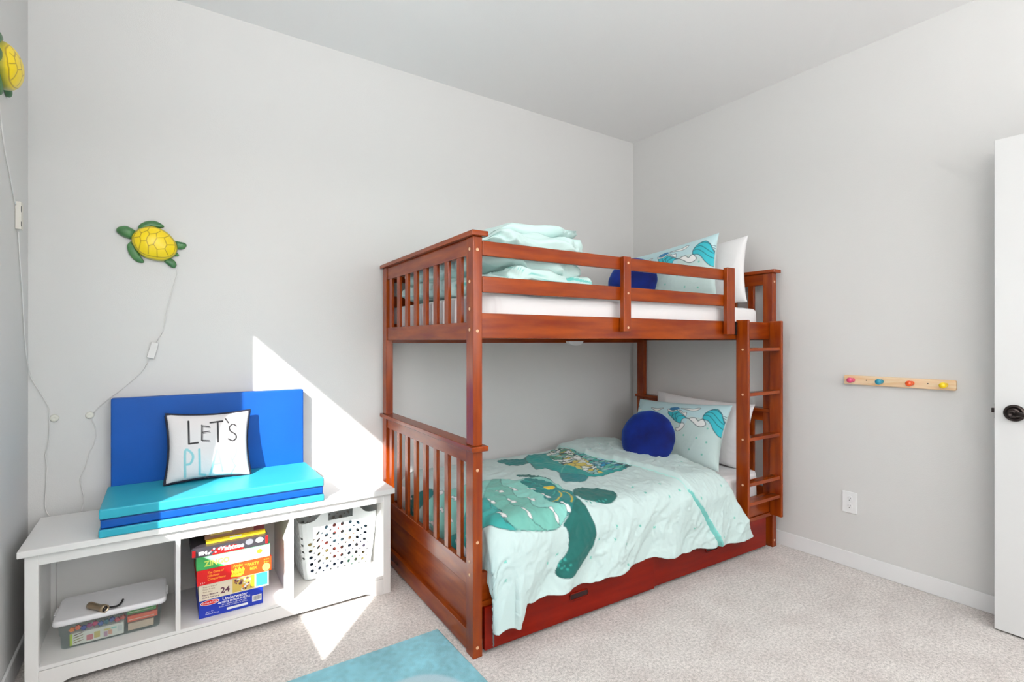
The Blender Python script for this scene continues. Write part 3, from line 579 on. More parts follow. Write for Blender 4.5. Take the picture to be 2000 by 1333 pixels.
# --- upper duvet: a folded, rumpled heap at the foot of the top bunk
def heap():
    parts = []
    for (x0, x1, y0, y1, z0, z1, e, amp, sd) in ((.050, .70, .04, 1.00, 1.404, 1.50, (.6, .35), .055, 21), (.056, .64, .05, .99, 1.47, 1.585, (.7, .4), .065, 22),
                                                 (.056, .65, .07, 1.00, 1.54, 1.69, (.7, .4), .055, 23), (.06, .665, .10, .98, 1.61, 1.785, (.9, .5), .040, 24)):
        U, V = np.meshgrid(np.linspace(0, 2 * np.pi, 300, endpoint=False), np.linspace(-np.pi / 2, np.pi / 2, 70), indexing='ij')
        sp = lambda c, q: np.sign(c) * np.abs(c) ** q
        hx, hy, hz = (x1 - x0) / 2, (y1 - y0) / 2, (z1 - z0) / 2
        X = hx * sp(np.cos(V), e[0]) * sp(np.cos(U), e[1]); Y = hy * sp(np.cos(V), e[0]) * sp(np.sin(U), e[1]); Z = hz * sp(np.sin(V), e[0])
        w = (wrinkle(X + .9 * Z, Y * .8 + Z * 1.2, sd, 5) - .35) * amp + (vnoise(X * 8, Y * 8 + Z * 9, sd) - .5) * .03 + .012 * (ridge(X * 16 + Z * 30, Y * 13 - Z * 22, sd + 5) - .5)
        damp = np.clip((Y / hy + 1) * 0 + 1, 0, 1)
        k = 1 + w / .35
        X2 = X * k; Y2 = Y * k; Z2 = Z + w * .6
        Z2 += .018 * np.sin(X * 9 + sd) * np.clip(-Y / hy, 0, 1)
        X2 = np.maximum((x0 + x1) / 2 + X2, .046 + .006 * vnoise(Y * 9, Z * 9, sd)); Y2 = (y0 + y1) / 2 + Y2; Z2 = np.maximum((z0 + z1) / 2 + Z2, 1.402)
        Y2 = np.clip(Y2, .024, 1.035)
        lim = 1.615 + .10 * np.clip((X2 - .10) / .14, 0, 1) * (1 - np.clip((Y2 - .42) / .45, 0, 1) * .85) + .012 * (ridge(X2 * 9, Y2 * 9 + sd, sd) - .5)
        Z2 = np.where(Z2 > lim - .03, lim - .03 + .03 * np.tanh((Z2 - lim + .03) / .03), Z2)
        parts.append((X2, Y2, Z2))
    cos, qs, cc, base = [], [], [], 0
    for i, (X, Y, Z) in enumerate(parts):
        nu, nv = X.shape; cos.append(np.stack([X, Y, Z], -1).reshape(-1, 3)); idx = np.arange(nu * nv).reshape(nu, nv) + base; idx = np.vstack([idx, idx[:1]])
        qs.append(qd(idx)); base += nu * nv
        P = Paint(X, Y + Z * .7, srgb(204, 230, 226)); c = P.c
        g = (ridge(X.ravel() * 7 + Z.ravel() * 26, Y.ravel() * 4 + i, 40 + i) > .90) & (Y.ravel() < .3) & (Z.ravel() < 1.6)
        c[g, :3] = srgb(110, 196, 188); cc.append(c)
    return raw_mesh('duvet', np.concatenate(cos), np.concatenate(qs), np.concatenate(cc))
bed_thing_mesh('duvet', heap(), FAB, 'mint duvet folded in a rumpled heap at the foot of the upper bunk', 'duvet')

# --- pillows
def pillow_mesh(name, W, Hh, T, seed, paint=None, n=150, puff=.45, base=WHT, horn=.02, amp=.007):
    u = np.linspace(-1, 1, n); U, V = np.meshgrid(u, u, indexing='ij')
    prof = ((1 - np.abs(U) ** 2.6) * (1 - np.abs(V) ** 2.6)) ** puff
    pin = 1 - horn * 4 * (1 - U ** 2) * np.abs(V) ** 6 ; pin2 = 1 - horn * 4 * (1 - V ** 2) * np.abs(U) ** 6
    X = U * W / 2 * pin2; Z = V * Hh / 2 * pin + Hh / 2
    wr = (wrinkle(X + 2, Z, seed, 6) - .4) * amp * np.minimum(1, prof * 2)
    Yf = -(T / 2 * prof + wr); Yb = T / 2 * prof
    i1 = np.arange(n * n).reshape(n, n); i2 = i1 + n * n
    cols = Paint(X, Z, base)
    if paint: paint(cols)
    cb = np.tile(np.array([*base, 1.]), (n * n, 1))
    co = np.concatenate([np.stack([X, Yf, Z], -1).reshape(-1, 3), np.stack([X, Yb, Z], -1).reshape(-1, 3)])
    q = np.concatenate([qd(i1), qd(i2)[:, ::-1]])
    me = raw_mesh(name, co, q, np.concatenate([cols.c, cb]))
    return me
SKYB = srgb(196, 226, 230); INK2 = srgb(20, 60, 76); CY = srgb(58, 186, 200)
def print_case(P):
    # waves along the top of the case: pale sky above, mint sea below
    line = [(-.36, .24), (-.2, .27), (-.05, .27)] + PD['hook'][:1] + PD['fin'][9:6:-1] + PD['wh1'][9:6:-1][::-1] + [PD['shell'][12], PD['shell'][11], PD['shell'][10], PD['shell'][9], PD['shell'][8]]
    P.fill([(-.5, .6), (-.5, .25), (-.05, .26), (.10, .24), (.12, .29), (.16, .29), (.22, .285), (.30, .23), (.34, .20), (.5, .22), (.5, .6)], SKYB)
    P.fill(PD['shell'], CY, INK2, .004)
    for k in ('sh1', 'sh2', 'sh3'): P.stroke(PD[k], INK2, .0035, smooth=True)
    P.fill(PD['wh1'], WHT, INK2, .004); P.fill(PD['navy'], srgb(44, 112, 160)); P.fill(PD['fin'], CY, INK2, .004)
    for k in ('f1', 'f2', 'f3', 'f4'): P.stroke(PD[k], INK2, .0035, smooth=True)
    P.fill(PD['wh2'], WHT, INK2, .003); P.fill(PD['wh3'], WHT, INK2, .0035); P.fill(PD['hook'], WHT, INK2, .0035)
    P.fill(PD['wv'], WHT, INK2, .003); P.fill(PD['wv2'], WHT, INK2, .003)
    P.fill(PD['tl1'], srgb(34, 140, 160)); P.fill(PD['tl2'], WHT); P.fill(PD['tl3'], srgb(44, 120, 170))
    for l_ in PD['whisk']: P.stroke(l_, INK2, .003)
    for p in PD['dots'] + [(-.1, .1), (-.2, .17), (-.28, .08), (-.02, .05), (.12, .17), (.03, .13)]: P.dot(p, srgb(120, 196, 182), .006)
printed = pillow_mesh('pillow', .72, .40, .13, 50, print_case, 260, base=MINT)
plain = pillow_mesh('pillow', .74, .40, .12, 52, None, 120, base=srgb(238, 236, 236))
def place_pillow(me, loc, lean, label, group, yaw=0, roll=0):
    o = obj('pillow', me, None if me.materials else FAB)
    # local -y looks to the foot of the bed (-x of the bed), local x runs to the front of the bed (-y)
    M = Matrix.Translation((*F0, 0)) @ Matrix.Rotation(AB, 4, 'Z') @ Matrix.Translation(loc) @ Matrix.Rotation(R(-90) + yaw, 4, 'Z') @ Matrix.Rotation(-lean, 4, 'X') @ Matrix.Rotation(roll, 4, 'Y')
    o.matrix_world = M; return tag(o, label, 'pillow', group)
LEAN = math.atan(.28)
place_pillow(printed, (1.635, .48, .446), R(23), 'mint wave-print pillow behind the round cushion on the lower bunk', 'pillows', roll=R(-2.5))
place_pillow(plain, (1.842, .44, .449), R(8), 'plain white pillow leaning on the headboard of the lower bunk', 'pillows', roll=R(1.5))
place_pillow(printed, (1.650, .50, 1.420), R(10), 'mint wave-print pillow standing on the upper bunk behind the guard rail', 'pillows', roll=R(-5))
place_pillow(plain, (1.835, .44, 1.414), R(6), 'plain white pillow at the head of the upper bunk behind the printed one', 'pillows', roll=R(-3))

VEL = mat('navy_velvet', srgb(8, 34, 118), .8, .15, 60, var=.5, vscale=9, sheen=.45, spec=.2, vcol=srgb(3, 10, 70))
MATS['navy_velvet'].node_tree.nodes['Principled BSDF'].inputs['Sheen Tint'].default_value = (.15, .35, 1, 1)
def round_cushion():
    n = 96; bm = bmesh.new(); sc = 1.07; rings = []
    for r_, y_ in ((.002, -.046), (.03, -.049), (.07, -.051), (.105, -.046), (.13, -.035), (.148, -.016), (.155, 0), (.148, .016), (.13, .035), (.105, .046), (.07, .051), (.03, .049), (.002, .046)):
        ring = []
        for j in range(n):
            t = 2 * math.pi * j / n; q = 1 + (.006 * math.sin(9 * t) + .005 * math.sin(17 * t + 1)) * min(1, r_ / .12)
            ring.append(bm.verts.new((sc * r_ * q * math.cos(t), y_, sc * r_ * q * math.sin(t))))
        rings.append(ring)
    for A, Bq in zip(rings, rings[1:]):
        for j in range(n): bm.faces.new((A[j], A[(j + 1) % n], Bq[(j + 1) % n], Bq[j]))
    bm.faces.new(rings[0]); bm.faces.new(rings[-1])
    me = bpy.data.meshes.new('cushion'); bmesh.ops.recalc_face_normals(bm, faces=bm.faces); bm.to_mesh(me); bm.free(); me.materials.append(VEL); return me
rc = round_cushion()
def place_cushion(loc, lean, label, yaw):
    o = obj('cushion', rc, None); o.data.polygons.foreach_set('use_smooth', [True] * len(o.data.polygons))
    s_ = o.modifiers.new('sub', 'SUBSURF'); s_.levels = s_.render_levels = 1
    o.matrix_world = Matrix.Translation((*F0, 0)) @ Matrix.Rotation(AB, 4, 'Z') @ Matrix.Translation(loc) @ Matrix.Rotation(R(-90) + yaw, 4, 'Z') @ Matrix.Rotation(-lean, 4, 'X')
    o['group'] = 'round navy cushions'; return tag(o, label, 'cushion', 'round navy cushions')
place_cushion((1.400, .43, .632), R(20), 'round navy velvet cushion on the turtle duvet of the lower bunk', R(22))
place_cushion((1.475, .63, 1.580), R(14), 'round navy velvet cushion on the upper bunk, seen through the guard rails', R(22))
# ------------------------------------------------------------------ storage bench against the back wall
BX0, BX1, BY0, BY1 = -3.401, -2.110, -.390, -.004
bench = thing('storage_bench', 'long low white bench with three open compartments along the back wall', 'bench', (0, 0, 0))
B('bench_top', -3.418, -2.093, -.406, .004, .476, .500, BENCHP, bench, .003)
for x in (BX0, BX1 - .036):
    for y in (BY0, BY1 - .036): B('leg', x, x + .036, y, y + .036, 0, .476, BENCHP, bench, .002)
for x in (BX0 + .008, BX1 - .020): B('side_panel', x, x + .012, BY0 + .036, BY1 - .036, .03, .476, BENCHP, bench, .001)
B('apron', BX0 + .036, BX1 - .036, BY0 + .004, BY0 + .020, .437, .476, BENCHP, bench, .001)
bm = bmesh.new(); prism(bm, [(BX0 + .036, 0), (BX0 + .075, 0), (BX0 + .090, .008), (BX0 + .105, .018), (BX0 + .12, .022), (BX1 - .12, .022), (BX1 - .105, .018), (BX1 - .09, .008), (BX1 - .075, 0), (BX1 - .036, 0), (BX1 - .036, .073), (BX0 + .036, .073)], BY0 + .001, BY0 + .018)
obj('bottom_rail', bm, BENCHP, bench, .001)
B('shelf', BX0 + .020, BX1 - .020, BY0 + .002, BY1 - .012, .0745, .0880, BENCHP, bench, .001)
B('back_panel', BX0 + .020, BX1 - .020, BY1 - .012, BY1 - .004, .03, .476, BENCHP, bench, 0)
for x0, x1 in ((-2.973, -2.957), (-2.562, -2.546)): B('divider', x0, x1, BY0 + .001, BY1 - .012, .088, .476, BENCHP, bench, .001)

# ------------------------------------------------------------------ folding play mat used as a seat
TQ = mat('turquoise_vinyl', srgb(50, 166, 188), .4, .10, 25, spec=.3, var=.12, vscale=4)
BLU = mat('blue_vinyl', srgb(12, 80, 164), .42, .25, 14, spec=.25, var=.18, vscale=3)
mats_ = thing('folding_mat', 'turquoise and blue folding foam seat with upright blue back on the bench', 'foam seat', (0, 0, 0))
def foam(name, x0, x1, y0, y1, z0, z1, m, sub=10, tilt=0, puff=.004, sd=1):
    bm = bmesh.new(); box(bm, x0, x1, y0, y1, z0, z1)
    o = obj(name, bm, m, mats_)
    bv = o.modifiers.new('b', 'BEVEL'); bv.width = .006; bv.segments = 3
    o.data.polygons.foreach_set('use_smooth', [True] * len(o.data.polygons)); o.modifiers.new('wn', 'WEIGHTED_NORMAL')
    if tilt: o.location = (0, y0, z0); 
    return o
foam('seat_panel', -3.204, -2.423, -.412, -.050, .5005, .530, TQ)
foam('seat_panel', -3.199, -2.427, -.404, -.050, .531, .564, BLU)
foam('seat_panel', -3.203, -2.424, -.408, -.050, .565, .602, TQ)
foam('back_panel', -3.193, -2.432, -.046, .002, .502, .966, BLU)
bm = bmesh.new()
for z in (.5305, .5645): box(bm, -3.200, -2.426, -.407, -.06, z - .0008, z + .0008)
obj('seam', bm, mat('mat_seam', srgb(10, 60, 120), .6), mats_)

# ------------------------------------------------------------------ lettered pillow on the mat
def lets_play(P):
    W_, H_ = .322, .292
    q = lambda l: [((s - .5) * W_, (1 - t) * H_) for s, t in l]
    for i, l in enumerate(RD['k']): P.stroke(q(l), srgb(38, 36, 38), .0075 if i in (0, 4, 5, 6) else (.0072 if i == 7 else .0045), smooth=(i == 7), aa=.0012)
    for l in RD['k'][1:4]: P.stroke([(x + .004, y - .006) for x, y in q(l)], srgb(38, 36, 38), .002, aa=.001)
    for i, l in enumerate(RD['m']): P.stroke(q(l), srgb(140, 200, 206), .009 if i < 4 else .006, smooth=(i == 0), aa=.0014)
pm = pillow_mesh('throw_pillow', .322, .292, .095, 60, lets_play, 250, puff=.5, base=srgb(226, 222, 222), horn=.022, amp=.005)
CANV = mat('lettered_canvas', WHT, .85, .15, 500, attr='print')
tp = obj('throw_pillow', pm, CANV)
tp.matrix_world = Matrix.Translation((-2.846, -.165, .604)) @ Matrix.Rotation(R(0.8), 4, 'Y') @ Matrix.Rotation(R(-14), 4, 'X') @ Matrix.Rotation(R(2), 4, 'Z')
tag(tp, 'square white pillow reading LET\'S PLAY with black piping on the foam seat', 'pillow')
bm = bmesh.new(); P_ = []
for i in range(200):
    t = i / 200 * 4; k = int(t); f = (t - k) * 2 - 1
    U, V = [(f, -1), (1, f), (-f, 1), (-1, -f)][k]
    hn = .022
    x = U * .161 * (1 - hn * 4 * (1 - V * V) * abs(U) ** 6); z = V * .146 * (1 - hn * 4 * (1 - U * U) * abs(V) ** 6) + .146
    P_.append((x * 1.012, .0015 * math.sin(i), (z - .146) * 1.012 + .146))
tube(bm, P_, .0055, 8, closed=True)
obj('piping', bm, mat('black_piping', srgb(20, 22, 40), .8), tp, smooth=True)

# ------------------------------------------------------------------ lidded plastic tub, first compartment
def clearplastic(name, tint, k):
    m = bpy.data.materials.new(name); m.use_nodes = True; n = m.node_tree.nodes; l = m.node_tree.links; p = n['Principled BSDF']
    p.inputs['Base Color'].default_value = (*tint, 1); p.inputs['Roughness'].default_value = .15
    t = n.new('ShaderNodeBsdfTransparent'); t.inputs[0].default_value = (.93, .96, .96, 1); x = n.new('ShaderNodeMixShader'); x.inputs[0].default_value = k
    l.new(t.outputs[0], x.inputs[1]); l.new(p.outputs[0], x.inputs[2]); l.new(x.outputs[0], n['Material Output'].inputs[0]); return m
CLR = clearplastic('clear_plastic', srgb(225, 232, 232), .09)
WPL = mat('white_plastic', srgb(238, 236, 238), .3)
ZS = .0885
tub = thing('storage_tub', 'clear plastic storage tub with white lid in the left bench compartment', 'tub', (-3.170, -.225, ZS), R(-1))
bm = bmesh.new()
def ring(w, d, r, z, n=6):
    o = []
    for (cx, cy, a0) in ((w - r, d - r, 0), (-w + r, d - r, 90), (-w + r, -d + r, 180), (w - r, -d + r, 270)):
        for i in range(n + 1): q = R(a0 + 90 * i / n); o.append((cx + r * math.cos(q), cy + r * math.sin(q), z))
    return o
def loft(bm, rings, mi=0, cap0=True, cap1=True):
    V_ = [[bm.verts.new(p) for p in r] for r in rings]
    for A, Bq in zip(V_, V_[1:]):
        for j in range(len(A)): bm.faces.new((A[j], A[(j + 1) % len(A)], Bq[(j + 1) % len(A)], Bq[j])).material_index = mi
    if cap0: bm.faces.new(V_[0][::-1]).material_index = mi
    if cap1: bm.faces.new(V_[-1]).material_index = mi
loft(bm, [ring(.145, .082, .015, .001), ring(.148, .086, .018, .004), ring(.150, .088, .018, .050), ring(.153, .091, .018, .052), ring(.156, .096, .018, .100)], cap1=False)
tb_ = obj('tub_body', bm, CLR, tub, smooth=True); s_ = tb_.modifiers.new('s', 'SOLIDIFY'); s_.thickness = .0018
bm = bmesh.new()
loft(bm, [ring(.168, .108, .022, .096), ring(.170, .110, .022, .101), ring(.168, .108, .022, .112), ring(.163, .103, .02, .116), ring(.158, .098, .018, .1125), ring(.150, .092, .018, .112)], cap0=False)
lid = obj('lid', bm, WPL, tub, smooth=True); s_ = lid.modifiers.new('s', 'SOLIDIFY'); s_.thickness = .0015
for q in (.166, -.174): B('latch', q, q + .008, -.03, .03, .096, .112, WPL, tub, .002)

def multi(name, bm, mats, loc=(0, 0, 0), rz=0, label='', cat='', group=None):
    o = obj(name, bm, mats); o.location = loc; o.rotation_euler = (0, 0, rz); return tag(o, label, cat, group)
def flat(name, c, r=.5): return mat(name, srgb(*c), r)
TUBX, TUBY = -3.170, -.225
def stripes(bm, y, x0, x1, z0, z1, cells, mi0):
    for (a, b, c, d, mi) in cells: quad(bm, (y, [(x0 + (x1 - x0) * a, z0 + (z1 - z0) * c), (x0 + (x1 - x0) * b, z0 + (z1 - z0) * c), (x0 + (x1 - x0) * b, z0 + (z1 - z0) * d), (x0 + (x1 - x0) * a, z0 + (z1 - z0) * d)]), mi + mi0)
# flat box of drawing supplies showing through the front of the tub
bm = bmesh.new(); fx0, fx1, fz0, fz1, fy = -.122, .035, ZS * 0 + .007, .049, -.081
box(bm, fx0, fx1, fy, fy + .10, fz0, fz1)
cells = [(0, .045, 0, 1, 1), (.30, .42, .15, .62, 2), (.44, .55, .2, .75, 3), (.57, .59, .0, .9, 0), (.62, .69, .1, .55, 4), (.70, .78, .2, .6, 5), (.62, .75, .62, .78, 3), (.76, .86, .65, .8, 6), (.88, .97, .3, .8, 7)]
stripes(bm, fy - .0006, fx0, fx1, fz0, fz1, cells, 0)
for i in range(4):
    z = fz0 + .006 + .009 * i; bm.faces.new([bm.verts.new((fx0 + .010, fy - .0008, z)), bm.verts.new((fx0 + .036, fy - .0008, z + .006)), bm.verts.new((fx0 + .040, fy - .0008, z + .009)), bm.verts.new((fx0 + .012, fy - .0008, z + .004))]).material_index = (8, 9, 8, 10)[i]
multi('art_supply_box', bm, [flat('c_white', (238, 232, 220)), flat('c_lime', (190, 210, 60)), flat('c_rose', (206, 110, 120)), flat('c_gold', (214, 190, 110)), flat('c_mauve', (200, 150, 170)), flat('c_peach', (226, 160, 130)), flat('c_aqua2', (150, 200, 190)), flat('c_grey', (214, 212, 206)), flat('c_brown', (130, 90, 60)), flat('c_olive', (150, 140, 60)), flat('c_wine', (110, 60, 60))],
      (TUBX, TUBY, ZS), R(-1), 'cream box printed with coloured pencils inside the clear tub', 'box')
for (x0, x1, z0, z1, c, nm, lb) in ((.046, .136, .070, .094, (70, 150, 50), 'craft_box', 'green flat box at the top right inside the clear tub'),
                                  (.046, .140, .042, .064, (226, 84, 40), 'craft_box', 'orange flat box under the green one inside the clear tub'),
                                  (.048, .128, .010, .036, (214, 186, 160), 'craft_box', 'tan flat box at the bottom right inside the clear tub')):
    bm = bmesh.new(); box(bm, x0, x1, -.079, .06, z0, z1); box(bm, x0 + .004, x1 - .01, -.0796, -.079, z0 + .006, z0 + .009, 1)
    o = multi(nm, bm, [flat('c_%d%d%d' % c, c), flat('c_pale', (226, 200, 180))], (TUBX, TUBY, ZS), R(-1), lb, 'box', 'flat boxes inside the clear tub'); o.modifiers.new('b', 'BEVEL').width = .002
# a row of small bright toys along the top of the tub
tc_ = [(232, 120, 30), (226, 90, 40), (60, 70, 150), (150, 40, 110), (190, 40, 90), (50, 80, 150), (40, 110, 130), (50, 70, 140), (190, 50, 70), (210, 80, 60)]
rnd = random.Random(3)
for i, c in enumerate(tc_):
    bm = bmesh.new(); n_ = 5 + i % 3
    r0 = .0105; ps = []
    for k in range(n_ * 2): q = math.pi * k / n_; rr = r0 * (1 if k % 2 else .62); ps.append((rr * math.cos(q), rr * math.sin(q)))
    prism(bm, ps, -.006, .006)
    o = obj('foam_star', bm, flat('toy_%d' % i, c, .45), bevel=.0015); o.location = (TUBX - .118 + .0165 * i, TUBY - .074 + .002 * (i % 2), ZS + .064 + .003 * math.sin(i * 2.1)); o.rotation_euler = (R(-12), R(20 * i), 0)
    tag(o, ['orange', 'red-orange', 'indigo', 'purple', 'crimson', 'dark blue', 'teal', 'navy', 'raspberry', 'coral'][i] + ' small toy piece, %s of the row under the tub lid' % ('leftmost', 'second', 'third', 'fourth', 'fifth', 'sixth', 'seventh', 'eighth', 'ninth', 'rightmost')[i], 'toy', 'small toys heaped in the clear tub')
# support for them: tray resting on the supply box
# small tin torch with a black strap on the lid
fl = thing('flashlight', 'small silver flashlight with black wrist strap lying on the tub lid', 'flashlight', (-3.238, -.270, ZS + .1255), R(-52))
ST = mat('brushed_tin', srgb(170, 150, 124), .3, metal=.85)
bm = bmesh.new(); lathe(bm, [(.010, -.006), (.0125, -.004), (.0125, .010), (.0115, .014), (.0115, .058), (.0135, .062), (.0135, .080), (.0115, .080), (.0105, .074)], 28, 'x'); obj('body', bm, ST, fl, smooth=False)
for f in fl.children[0].data.polygons: f.use_smooth = True
bm = bmesh.new(); lathe(bm, [(.0108, .0745), (.001, .0745)], 24, 'x', cap=False); obj('lens', bm, flat('lens_dark', (22, 18, 18), .2), fl)
bm = bmesh.new(); tube(bm, catmull([(.076, .012, -.002), (.080, .022, -.004), (.086, .034, -.006), (.080, .050, -.008), (.066, .068, -.009), (.052, .082, -.009)], 5), .0035, 8); obj('strap', bm, flat('strap_black', (24, 20, 20), .7), fl, smooth=True)

# ------------------------------------------------------------------ stacked games, middle compartment
GY = -.344; GZ = ZS + .0003
gx = (-2.895 - 2.658) / 2
C = {k: flat('ink_' + k, v, .45) for k, v in dict(blue=(10, 44, 160), cream=(232, 220, 196), red=(214, 16, 16), orange=(236, 74, 14), green=(60, 160, 84), mint=(150, 206, 166), black=(60, 56, 62), white=(240, 238, 236), yellow=(250, 214, 30), sky=(60, 186, 232), wine=(110, 20, 24), tan=(150, 110, 84), lime=(206, 224, 100), gold=(214, 184, 90), navy=(20, 40, 110), ltred=(226, 90, 80), grey=(140, 140, 146), apple=(238, 236, 40), amber=(246, 150, 40), plum=(96, 46, 70)).items()}
def game(x0, x1, z0, z1, cols, draw, label, dy=0, depth=.24, name='board_game', cat='board game'):
    bm = bmesh.new(); yf = GY + dy
    box(bm, x0, x1, yf, yf + depth, z0, z1); draw(bm, yf, x0, z0)
    o = obj(name, bm, [C[c] for c in cols]); return tag(o, label, cat, 'games stacked in the bench')
def rect(bm, y, x0, z0, x1, z1, mi, lift=.0004, sk=0): quad(bm, (y - lift, [(x0, z0), (x1, z0), (x1 + sk, z1), (x0 + sk, z1)]), mi)
def ell(bm, y, cx, cz, rx, rz, mi, lift=.0004, n=24): quad(bm, (y - lift, [(cx + rx * math.cos(2 * math.pi * i / n), cz + rz * math.sin(2 * math.pi * i / n)) for i in range(n)]), mi)
def d1(bm, y, x, z):
    ell(bm, y, x + .038, z + .058, .034, .0105, 1, .0004); ell(bm, y, x + .038, z + .058, .031, .0088, 2, .0006)
    text_into(bm, 'Melissa & Doug', .0095, (x + .012, y, z + .055), 1, .052, .0001, lift=.0008)
    text_into(bm, 'Underwater', .018, (x + .082, y, z + .053), 1, .092, .0004)
    text_into(bm, '48 PIECE FLOOR PUZZLE', .0105, (x + .066, y, z + .042), 1, .118, .0003)
    text_into(bm, '24 x 36 inches (61 x 91 cm)', .0070, (x + .080, y, z + .034), 1, .090, .0001)
    text_into(bm, 'Extra-thick cardboard pieces', .0060, (x + .070, y, z + .027), 1, .104)
    rect(bm, y, x + .098, z + .010, x + .176, z + .0195, 1); rect(bm, y, x + .192, z + .016, x + .228, z + .042, 1)
    for i in range(11): rect(bm, y, x + .198 + .0024 * i, z + .021, x + .1992 + .0024 * i, z + .038, 3, .0007)
    text_into(bm, 'Melissa & Doug', .0075, (x + .022, y, z + .010), 1, .046)
    text_into(bm, 'Ages 3+', .006, (x + .024, y, z + .019), 1, .026)
game(-2.894, -2.660, GZ, GZ + .0700, ['blue', 'white', 'red', 'black'], d1, 'dark blue puzzle box reading Underwater, lowest in the stack')
def d2(bm, y, x, z):
    rect(bm, y, x + .118, z + .004, x + .200, z + .060, 1)
    rnd = random.Random(1)
    for i in range(26):
        cx, cz = x + .126 + rnd.random() * .068, z + .010 + rnd.random() * .044; ell(bm, y, cx, cz, .003 + .004 * rnd.random(), .003 + .003 * rnd.random(), rnd.choice((2, 3, 4, 5)), .0006 + .00003 * i, 9)
    rect(bm, y, x + .186, z + .012, x + .198, z + .060, 6, .0016); rect(bm, y, x + .206, z + .006, x + .250, z + .060, 7)
    text_into(bm, '24', .032, (x + .074, y, z + .014), 5, .034, .0008)
    for i, t in enumerate(('Supersized', 'Floor Puzzle', 'Two Sides')): text_into(bm, t, .0085, (x + .012, y, z + .050 - .010 * i), 3, .050 - .008 * i)
    text_into(bm, 'Pieces Measure', .0090, (x + .010, y, z + .018), 5, .056, .0002); text_into(bm, 'Over 3 Feet Long', .0090, (x + .010, y, z + .007), 5, .060, .0002)
game(-2.893, -2.638, GZ + .0705, GZ + .1340, ['cream', 'gold', 'amber', 'tan', 'white', 'plum', 'apple', 'sky'], d2, 'cream puzzle box with large 24 and sky blue end panel in the stack')
def d3(bm, y, x, z):
    rect(bm, y, x + .120, z + .0005, x + .2725, z + .0595, 1, .0003)
    for i, (t, w) in enumerate((('The Game of', .058), ('Hilarious', .042), ('Comparisons', .064))): text_into(bm, t, .0125, (x + .036, y, z + .042 - .0135 * i), 2, w, .0005, shear=.1)
    quad(bm, (y - .0006, [(x + .118, z + .008), (x + .150, z + .004), (x + .166, z + .010), (x + .170, z + .030), (x + .164, z + .040), (x + .158, z + .030), (x + .150, z + .044), (x + .144, z + .032), (x + .136, z + .042), (x + .132, z + .028), (x + .122, z + .036), (x + .124, z + .022)]), 3)
    text_into(bm, 'Apples', .014, (x + .128, y, z + .046), 2, .036, .0006, lift=.0009); text_into(bm, 'to', .010, (x + .170, y, z + .045), 2, None, .0003, lift=.0009)
    text_into(bm, 'Apples', .014, (x + .126, y, z + .016), 1, .038, .0004, lift=.0009)
    text_into(bm, 'PARTY', .0165, (x + .180, y, z + .038), 2, .046, .0010, lift=.0009); text_into(bm, 'BOX', .0165, (x + .190, y, z + .019), 2, .028, .0010, lift=.0009)
    ell(bm, y, x + .252, z + .018, .015, .017, 4, .0006)
    text_into(bm, '12+', .009, (x + .010, y, z + .006), 5, .016)
    for k in range(6): ell(bm, y, x + .246 + .007 * (k % 3), z + .040 + .011 * (k // 3), .003, .003, 2, .0006, 8)
game(-2.901, -2.628, GZ + .1345, GZ + .1945, ['red', 'orange', 'amber', 'apple', 'lime', 'white'], d3, 'red game box with yellow apple and words PARTY BOX in the stack', dy=-.004)
def d4(bm, y, x, z):
    quad(bm, (y - .0003, [(x + .02, z + .054), (x + .10, z + .0005), (x + .2695, z + .0005), (x + .2695, z + .054)]), 1)
    text_into(bm, 'ZINGO', .030, (x + .028, y, z + .013), 2, .090, .0012, lift=.0008)
    rect(bm, y, x + .168, z + .010, x + .202, z + .048, 3, .0006, .003); text_into(bm, 'word', .009, (x + .176, y, z + .030), 5, .018, lift=.0010)
    quad(bm, (y - .0008, [(x + .208, z + .020), (x + .240, z + .010), (x + .250, z + .040), (x + .216, z + .050)]), 4); ell(bm, y, x + .229, z + .030, .011, .009, 6, .0012, 12)
game(-2.903, -2.633, GZ + .1950, GZ + .2495, ['green', 'mint', 'lime', 'white', 'cream', 'blue', 'amber'], d4, 'green game box with lime lettering and two printed cards in the stack', dy=-.002)
def d5(bm, y, x, z):
    quad(bm, (y - .0003, [(x + .07, z + .0005), (x + .19, z + .0005), (x + .16, z + .026), (x + .09, z + .026)]), 2)
    text_into(bm, 'EM', .018, (x + .024, y, z + .008), 1, .030, .0012); text_into(bm, 'Yahtzee', .024, (x + .098, y, z + .010), 1, .088, .0012, shear=.2, lift=.0008)
    ell(bm, y, x + .245, z + .024, .015, .011, 1, .0006); ell(bm, y, x + .207, z + .024, .015, .012, 3, .0006)
    for i in range(9): ell(bm, y, x + .06 + .006 * i, z + .010 + .005 * (i % 4), .004, .004, (1, 3, 2)[i % 3], .0006 + .00003 * i, 10)
    rect(bm, y, x + .268, z + .004, x + .278, z + .036, 2); rect(bm, y, x + .002, z + .004, x + .014, z + .030, 2)
game(-2.920, -2.640, GZ + .2500, GZ + .2880, ['black', 'white', 'red', 'grey'], d5, 'black and red dice game box, above the green box in the stack', dy=-.006, depth=.26)
def d6(bm, y, x, z): rect(bm, y, x + .004, z + .003, x + .20, z + .013, 1)
game(-2.868, -2.648, GZ + .2885, GZ + .3040, ['yellow', 'amber', 'white'], lambda bm, y, x, z: (rect(bm, y, x + .04, z + .003, x + .19, z + .006, 1), rect(bm, y, x + .085, z + .009, x + .13, z + .014, 2)), 'thin yellow box near the top of the game stack', dy=.022, depth=.2)
